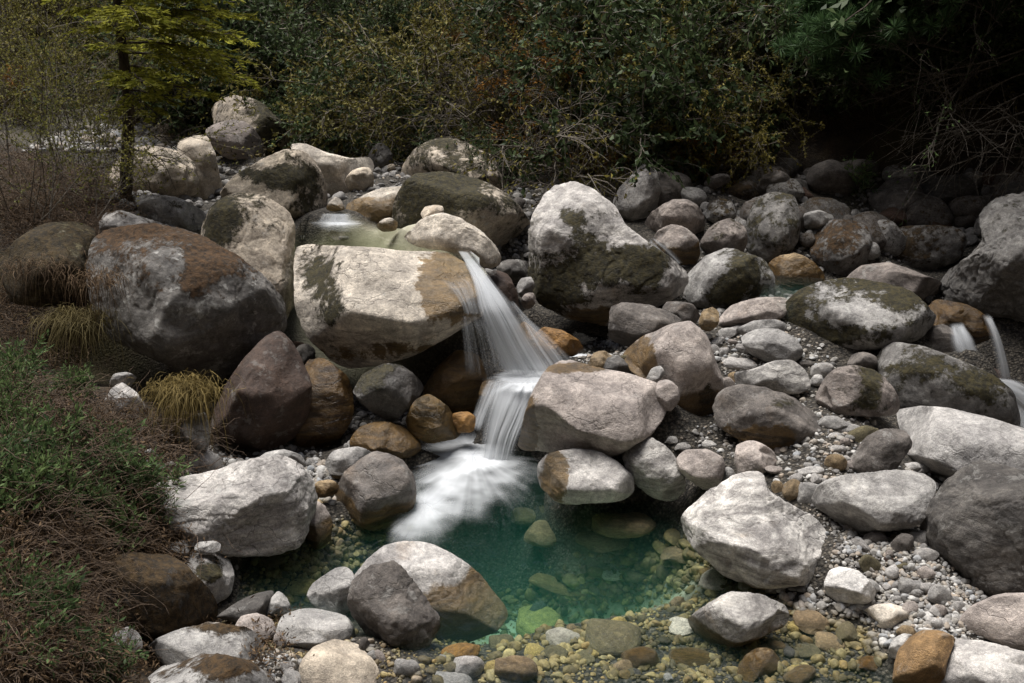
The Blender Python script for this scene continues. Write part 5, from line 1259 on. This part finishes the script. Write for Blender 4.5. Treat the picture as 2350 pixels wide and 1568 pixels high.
for i, (px, py, Y, s, k) in enumerate(((0, 120, 16, 2.2, 'olive'), (90, 60, 18, 2.4, 'twiggy'), (190, 90, 17, 2.2, 'olive'), (300, 110, 16.5, 2.0, 'olive2'), (380, 190, 15.5, 1.8, 'olive'), (460, 230, 14.5, 1.5, 'dark'), (150, 160, 15.5, 1.6, 'olive2'),
    (40, 20, 20, 3, 'olive'), (240, 20, 20, 2.6, 'twiggy'), (350, 40, 19, 2.6, 'dark2'), (520, 120, 15.5, 1.6, 'dark2'), (430, 90, 17, 2, 'olive'), (500, 30, 17, 2, 'dark'), (550, 230, 14.3, 1.1, 'dark'), (420, 255, 14, .9, 'twiggy'), (600, 290, 13.8, .8, 'olive2'))):
    p = drop(np.array([px]), np.array([py + 30]))[0]
    put_shrub(k, p, s, 'bushy olive growth on the distant slope behind the conifer, one of several', 'shrubs behind the conifer', rng)

lr = np.random.default_rng(123)
for i in range(38):
    x, y = lr.uniform(-40, 470), lr.uniform(30, 300)
    if 90 < x and y > 270: continue
    p = drop(np.array([x]), np.array([y]))[0]
    put_shrub(('olive', 'olive2', 'twiggy', 'olive', 'rust')[int(lr.integers(5))], p, lr.uniform(.5, 1.0), 'small scrubby bush on the distant slope at the left, one of many', 'scrub on the distant left slope', lr, tilt=(.3, 0))
# --- mats of dead stems, herbs and grass on the left bank
def stems(regs, mat, label, seed, cat='dead stems', name='dead_stems', thick=.0028, flat=.25):
    r_ = np.random.default_rng(seed); a = Acc()
    for poly, n, L0, L1, lift in regs:
        p, _, _ = scatter(poly, n, .01, .02, 1, seed)
        for q in p:
            L = r_.uniform(L0, L1); an = r_.uniform(0, 6.28); d = np.array([math.cos(an), math.sin(an) * .8, r_.uniform(.0, .9)]) * L
            t = np.linspace(0, 1, 7)[:, None]
            pts = q + np.array([0, 0, r_.uniform(0, lift)]) + d * t + np.array([0, 0, -r_.uniform(.0, .9) * L]) * t ** 2 + np.cumsum(r_.normal(size=(7, 3)) * .05 * L, 0)
            tube(a, pts, np.linspace(thick * r_.uniform(.6, 1.5), thick * .5, 7), 3)
    return tag(link(name, a.mesh(name), mat), label, cat, None, 'stuff')
BL = [0,1250,180,1240,420,1240,470,1290,300,1330,330,1420,180,1500,330,1568,0,1568]
stems([(BL, 1500, .07, .26, .08), ([0,1250,180,1240,330,1300,180,1500,0,1500], 500, .12, .4, .12), ([0,1300,160,1350,140,1450,200,1568,0,1568], 700, .07, .22, .1)], STEMB, 'tangle of brown dead stalks on the lower left bank', 41, thick=.0019)
stems([([0,900,240,960,480,1000,440,1080,330,1160,380,1240,0,1290], 1500, .10, .32, .16), ([400,1000,520,1010,470,1060,380,1050], 200, .1, .3, .1)], STEMB, 'mat of dry brown weeds on the left bank below the grass tufts', 42, thick=.0026)
stems([([20,500,200,510,270,560,240,680,220,740,100,690,20,660], 900, .12, .4, .12), ([195,505,300,500,340,530,270,580,235,680,200,690], 520, .08, .28, .06), ([-20,380,230,400,300,480,20,520,-20,500], 700, .15, .5, .15), ([-20,670,130,690,200,860,-20,880], 250, .1, .4, .1)], STEMB, 'reddish dry stalks hanging over the mossy boulder at the left edge', 43)
stems([([380,1180,470,1170,520,1220,440,1265,360,1240], 55, .2, .45, .06), ([330,1100,420,1080,470,1130,380,1180], 30, .2, .5, .05)], STEMB, 'thin brown twigs lying across the long grey boulder', 44, thick=.0025)
acc = Acc()
for poly, n in ((BL, 20000), ([0,880,260,960,480,1000,330,1160,380,1240,0,1290], 16000), ([20,490,230,500,280,570,230,720,20,680], 5000), ([330,1480,660,1430,640,1568,330,1568], 2500), ([-20,330,240,400,330,500,20,520,-20,520], 9000), ([-20,650,130,690,220,760,160,860,-20,880], 4000)):
    p, _, r_ = scatter(poly, n // 6, .01, .02, 1, 55)
    p = np.repeat(p, 6, 0); p = p + r_.normal(size=p.shape) * np.array([.06, .06, .035]) + np.array([0, 0, .05])
    leaves(acc, p, r_.normal(size=p.shape), r_.uniform(.012, .04, len(p)), r_.uniform(.003, .012, len(p)), .2, r_)
tag(link('leaf_litter', acc.mesh('leaf_litter', False, 'tone'), L_DEAD), 'brown dead leaves and weed fluff covering the left bank', 'leaf litter', None, 'stuff')
# green herbs
hr = np.random.default_rng(91)
def herb_mesh(seed, H, leaf, nst=8, per=70):
    r_ = np.random.default_rng(seed); ln = []
    for _ in range(nst): twig_lines(r_, (r_.normal() * .03, r_.normal() * .03, 0), (r_.normal() * .5, r_.normal() * .5, 1), H * r_.uniform(.6, 1.1), .003, 1, ln, .4, 4, .02, .8)
    a = Acc()
    for pts, r, lv in ln: tube(a, pts, r, 3)
    P, D = line_pts(ln, 1, per, r_); l = Acc(); leaves(l, P, D + np.array([0, 0, .15]), leaf * r_.uniform(.5, 1.3, len(P)), leaf * .32 * r_.uniform(.6, 1.2, len(P)), .2, r_)
    return a.mesh('stalks'), l.mesh('foliage', False, 'tone')
HM = [herb_mesh(i, .2, .030 if i < 3 else .042) for i in range(5)]
for a_, l_ in HM: a_.materials.append(STEMB); l_.materials.append(L_GREEN)
def put_herb(p, s, label, group, k=None, name='herb'):
    k = int(hr.integers(len(HM))) if k is None else k
    e = empty(name, tuple(p), label, 'herb', group); e.scale = (s, s, s); e.rotation_euler = (hr.normal() * .15, hr.normal() * .15, hr.uniform(0, 6.28))
    for nm, me in (('stalks', HM[k][0]), ('foliage', HM[k][1])):
        o = bpy.data.objects.new(nm, me); C.objects.link(o); o.parent = e
for px, py, s, lab in ((105, 1090, 1.3, 'bright green herb sprig in the middle of the brown weeds'), (225, 1060, 1.3, 'green herb bush above the long grey boulder'), (300, 1110, 1.2, 'green herb bush touching the back of the long grey boulder'),
    (60, 870, 1.2, 'green grassy herb below the side pool'), (30, 1000, 1.2, 'green herb at the left edge among dry weeds'), (250, 1540, .9, 'leafy herb at the bottom edge left of the mossy boulder'), (25, 1530, 1.0, 'light green herb in the bottom left corner'), (130, 1440, .9, 'mossy green herb beside the bluish leaning stone'), (440, 880, .6, 'small green shoots on top of the dead grass tuft')):
    put_herb(drop(np.array([px]), np.array([py + 15]))[0], s, lab, 'green herbs on the left bank')
for poly, n in (([0,1050,250,1020,380,1100,370,1240,200,1250,0,1210], 60), ([0,860,130,860,200,920,60,960,0,1010], 22), ([150,1520,320,1540,300,1568,200,1568], 7), ([30,1400,150,1390,120,1480,60,1460], 9)):
    p, _, _ = scatter(poly, n, .01, .02, 1, 61)
    for q in p: put_herb(q, hr.uniform(.55, 1.2), 'green feathery herb, one of many in the carpet on the left bank', 'herbs carpeting the left bank')
# grass tufts
def tuft(px, py, Y, n, L, mat, label, seed, spread=.12, droop=1.0, w=.004):
    r_ = np.random.default_rng(seed); p = at(np.array(px), np.array(py), Y); a = Acc()
    for _ in range(n):
        q = np.array([r_.normal() * spread, r_.normal() * spread * .6, r_.normal() * .03]); an = r_.uniform(0, 6.28); out = np.array([math.cos(an), math.sin(an) - .6, 0]) * r_.uniform(.2, .8)
        l = L * r_.uniform(.3, 1.25); t = np.linspace(0, 1, 7)[:, None]
        pts = q + (out * .7 + np.array([0, 0, .55])) * l * t + np.array([0, 0, -droop * l * r_.uniform(.45, 1.15)]) * t ** 2.2 + np.cumsum(r_.normal(size=(7, 3)) * .008, 0)
        s = norm(np.cross(out + 1e-3, [0, 0, 1.0])) * (w * (1 - t) ** .7 * r_.uniform(.6, 1.3) * .5 + .0004)
        v = np.stack([pts - s, pts + s], 1).reshape(-1, 3); i = np.arange(6) * 2
        a.add(v, np.stack([i, i + 1, i + 3, i + 2], 1), r_.random())
    return tag(link('grass_tuft', a.mesh('grass_tuft', True, 'tone'), mat, tuple(p)), label, 'grass', 'grass tufts on the left bank')
tuft(182, 735, 6.6, 700, .46, L_STRAW, 'drooping straw green grass tuft beside the side pool', 1, .11, 1.2)
tuft(428, 895, 5.85, 1100, .34, L_STRAW, 'pale dead grass tuft capping a rock below the huge mossy boulder', 2, .09, 1.2)
tuft(90, 610, 6.9, 260, .30, L_DEAD, 'brown dead grass hanging from the mossy boulder at the left edge', 3, .13, 1.5)
tuft(225, 640, 6.6, 260, .28, L_DEAD, 'reddish brown dry grass hanging at the left side of the huge mossy boulder', 4, .10, 1.6)
tuft(760, 270, 13, 500, .7, L_STRAW, 'pale drooping grass under the far slope shrubs', 5, .25, 1.5)

for i, (px, py, Y, L, w_) in enumerate(((930, 250, 13.0, .8, 0), (1010, 190, 13.4, .9, 1), (1150, 330, 11.9, .7, 0), (1380, 360, 11.0, .6, 1), (1220, 300, 12.0, .8, 1), (880, 150, 14.2, .9, 0), (1560, 250, 11.3, .6, 1), (1090, 90, 14.4, .9, 1), (700, 230, 13.9, .8, 0), (1300, 210, 12.4, .8, 1))):
    q = drop(np.array([px]), np.array([py]))[0]
    tuft(px, py, q[1] - .25, 260, L, (L_STRAW, L_RUST)[w_], ('straw coloured', 'orange brown')[w_] + ' dry grass clump hanging on the far slope, one of several', 60 + i, .22, 1.25, .009)['group'] = 'dry grass on the far slope'
# --- pine bough hanging in from the upper right, on its tree
pb = at(np.array(2010), np.array(-330), 11.3)
pg = at(np.array(2290), np.array(120), 10.9)
pt = empty('pine_tree', tuple(pg), 'dark green pine whose bushy needles hang over the black hollow', 'tree')
a = Acc(); l = Acc(); pr = np.random.default_rng(5)
tk = np.array([[0, 0, -.6], [-.1, 0, .8], [-.35, -.1, 2.0], [-.7, -.2, 3.4], [-.9, -.2, 5.0]]); tkc = cr_rows(tk, 24)
tube(a, tkc, np.linspace(.14, .05, 24), 9)
link('trunk', a.mesh('trunk'), BARK, parent=pt)
a = Acc()
def needles(q, n, L):
    d = pr.normal(size=(n, 3)); d[:, 2] += .35
    leaves(l, np.repeat(q[None], n, 0) + norm(d) * .01, d, L * pr.uniform(.7, 1.1, n), .0095, .03, pr)
for (tx, ty, dY, i0, nb) in ((1840, 150, -.7, 12, 55), (1870, 95, -.4, 13, 60), (1930, 120, -.9, 12, 60), (1985, 70, -.6, 13, 60), (1900, 40, -.3, 15, 60), (2030, 20, -.5, 15, 55), (1850, 30, -.2, 16, 40), (1960, 160, -.6, 11, 30), (2060, 90, -.7, 12, 40), (1950, -40, -.2, 17, 60), (2080, -60, -.4, 18, 60), (1880, -110, 0, 19, 50), (2330, 0, -.5, 14, 50), (2400, -40, -.5, 16, 50), (2280, 20, -.8, 13, 40), (2200, -120, -.3, 20, 60)):
    p1 = at(np.array(tx), np.array(ty), 10.3 + dY) - pg; p0 = tkc[i0]
    t = np.linspace(0, 1, 12)[:, None]; pts = p0 * (1 - t) + p1 * t + np.array([0, 0, .25]) * np.sin(np.pi * t) + pr.normal(size=(12, 3)) * .02
    tube(a, pts, np.linspace(.025, .005, 12), 4)
    for k in range(nb):
        tt = .62 + .38 * pr.random(); q = p0 * (1 - tt) + p1 * tt + np.array([0, 0, .25]) * math.sin(math.pi * tt)
        q2 = q + pr.normal(size=3) * np.array([.17, .17, .10]) + np.array([0, 0, .03])
        tube(a, np.array([q, (q + q2) / 2 + pr.normal(size=3) * .02, q2]), .003, 3)
        needles(q2, 90, .13)
link('branches', a.mesh('branches'), BARK, parent=pt); link('crown', l.mesh('crown', False, 'tone'), L_PINE, parent=pt)

# --- bare branches and vines on the right, in front of the hollow
def bare(label, starts, seed, mat=TWIG, leafy=0, lev=2, thick=.011):
    r_ = np.random.default_rng(seed); p0 = at(np.array(starts[0][0]), np.array(starts[0][1]), starts[0][4])
    e = empty('bare_shrub', tuple(p0), label, 'bare shrub', 'bare branches over the dark hollow'); ln = []
    for x0, y0, x1, y1, Y, Y1 in starts:
        a0 = at(np.array(x0), np.array(y0), Y) - p0; a1 = at(np.array(x1), np.array(y1), Y1) - p0
        twig_lines(r_, a0, a1 - a0, np.linalg.norm(a1 - a0) * 1.1, thick, lev, ln, .32, 6, -.01, .6)
    a = Acc()
    for pts, r, lv in ln: tube(a, pts, r, 3)
    link('branches', a.mesh('branches'), mat, parent=e)
    if leafy:
        P, D = line_pts(ln, 1, leafy, r_); l = Acc(); leaves(l, P, D, .05 * r_.uniform(.6, 1.3, len(P)), .02, .2, r_)
        link('foliage', l.mesh('foliage', False, 'tone'), L_GREEN, parent=e)
bare('pale twisted bare branches fanning left below the pine', [(2380,100,2140,215,9.8,9.4),(2380,160,2130,270,9.7,9.3),(2350,120,2200,180,9.9,9.5)], 1)
bare('fine hanging twigs at the right edge over the dark bank', [(2400,230,2200,340,9.3,9.0),(2400,280,2230,330,9.2,8.9),(2390,190,2260,300,9.4,9.0),(2400,330,2300,420,9.2,9.0)], 2)
bare('leafy trailing branch with small green leaves under the pine', [(2240,150,2010,320,9.9,9.4),(2200,120,2080,80,10,9.6),(2300,60,2200,60,9.9,9.4)], 3, leafy=7)
bare('pale curling bare branches at the top left of the pine', [(1830,-20,1700,70,11.4,10.9),(1860,0,1780,60,11.3,10.8)], 4)
bare('small curled bare branch left of the curling pale ones', [(1700,60,1640,130,11.2,10.9)], 14)
bare('dangling dead roots left of the black hollow', [(1660,160,1580,240,10.9,10.5),(1680,120,1620,210,10.9,10.6)], 5, STEMB)
bare('dry grey stems arching beside the bluish green shrub', [(1500,40,1440,110,11.6,11.2)], 6)
bare('long dry stem arching left above the light olive shrub', [(1150,110,960,160,13,12.6)], 16)
bare('long dry stem drooping over the drooping olive shrub', [(1200,200,1010,270,12.8,12.3)], 17)
bare('dry tangled stem above the pointed boulder', [(1500,300,1380,330,11.3,11)], 18)
for i, (px, py, lab) in enumerate(((1965, 430, 'green fern leaf at the foot of the dark hollow, upper one'), (1975, 455, 'green fern leaf at the foot of the dark hollow, lower one'))):
    put_herb(at(np.array(px), np.array(py), 9.9), 1.2, lab, 'ferns in the shade', 4, 'fern')

# --- trees out of view, added so their crowns shade the right side
def shade_tree(x, y, h, cx, cy, cz, R, n, seed, label):
    r_ = np.random.default_rng(seed); z = float(ground_z(np.array([x]), np.array([y]))[0]) - .3
    e = empty('added_shade_tree', (x, y, z), label, 'tree', 'unseen trees added to shade the right side')
    top = np.array([cx - x, cy - y, cz - z]); t = np.linspace(0, 1, 20)[:, None]
    pts = np.array([0, 0, h * .6]) * t * (1 - t) * 1.2 + top * t ** 1.3
    a = Acc(); tube(a, pts, np.linspace(.22, .08, 20), 9); link('trunk', a.mesh('trunk'), BARK, parent=e)
    ln = []
    for _ in range(16): twig_lines(r_, pts[int(r_.integers(10, 19))], r_.normal(size=3) * np.array([1, 1, .5]), R * r_.uniform(.7, 1.1), .05, 2, ln, .4, 5, 0, .9)
    a = Acc()
    for q, r, lv in ln: tube(a, q, r, 4)
    link('branches', a.mesh('branches'), BARK, parent=e)
    P, D = line_pts(ln, 1, n, r_); P = P + r_.normal(size=P.shape) * .12; l = Acc()
    leaves(l, P, D, .10 * r_.uniform(.6, 1.2, len(P)), .05, .2, r_); link('crown', l.mesh('crown', False, 'tone'), L_DARK, parent=e)
shade_tree(5.6, 11.6, 4, 4.5, 9.2, 5.7, 1.9, 60, 1, 'unseen tree added for shade, leaning out above the black hollow behind the pine')
shade_tree(8.6, 9.6, 4, 4.8, 8.3, 5.4, 2.1, 60, 2, 'unseen tree added for shade, leaning out over the gravel from the right slope')
shade_tree(2.6, 13.6, 4, 5.4, 12.4, 7.0, 1.7, 34, 3, 'unseen tree added for shade, rooted high on the far slope above the shrubs')
shade_tree(8.2, 6.4, 3.5, 5.3, 6.3, 5.4, 1.8, 50, 4, 'unseen tree added for shade, rooted above the whaleback boulder on the right slope')

# ------------------------------------------------------------------ light, world, camera
SUN_EL, SUN_AZ = math.radians(74), math.radians(-45)       # azimuth from +Y towards +X
w = bpy.data.worlds.new('World'); bpy.context.scene.world = w; w.use_nodes = True
nt = w.node_tree; bg = nt.nodes['Background']
sky = nt.nodes.new('ShaderNodeTexSky'); sky.sky_type = 'NISHITA'; sky.sun_disc = False
sky.sun_elevation = SUN_EL; sky.sun_rotation = SUN_AZ; sky.air_density = 1.0; sky.dust_density = 4.0; sky.ozone_density = 1.0
nt.links.new(sky.outputs[0], bg.inputs[0]); bg.inputs[1].default_value = 0.05
sl = bpy.data.lights.new('sun', 'SUN'); sl.energy = 3.0; sl.angle = math.radians(38); sl.color = (1.0, .98, .95)
so = bpy.data.objects.new('sun', sl); C.objects.link(so)
dirv = Vector((math.sin(SUN_AZ) * math.cos(SUN_EL), math.cos(SUN_AZ) * math.cos(SUN_EL), math.sin(SUN_EL)))
so.rotation_euler = dirv.to_track_quat('Z', 'Y').to_euler(); so.location = (0, 0, 20)

cd = bpy.data.cameras.new('camera'); co = bpy.data.objects.new('camera', cd); C.objects.link(co)
cd.sensor_width = 36.0; cd.lens = 36.0 * F / 2350.0; cd.clip_start = .05; cd.clip_end = 500
co.location = tuple(CAM); co.rotation_euler = (math.radians(90) - PITCH, 0, 0)
sc = bpy.context.scene; sc.camera = co
sc.view_settings.view_transform = 'Standard'; sc.view_settings.look = 'None'; sc.view_settings.gamma = 1.0; sc.view_settings.use_curve_mapping = False
sc.view_settings.exposure = 1.0
sc.cycles.max_bounces = 8; sc.cycles.transparent_max_bounces = 24; sc.cycles.diffuse_bounces = 1; sc.cycles.volume_bounces = 1
sc.cycles.use_denoising = True
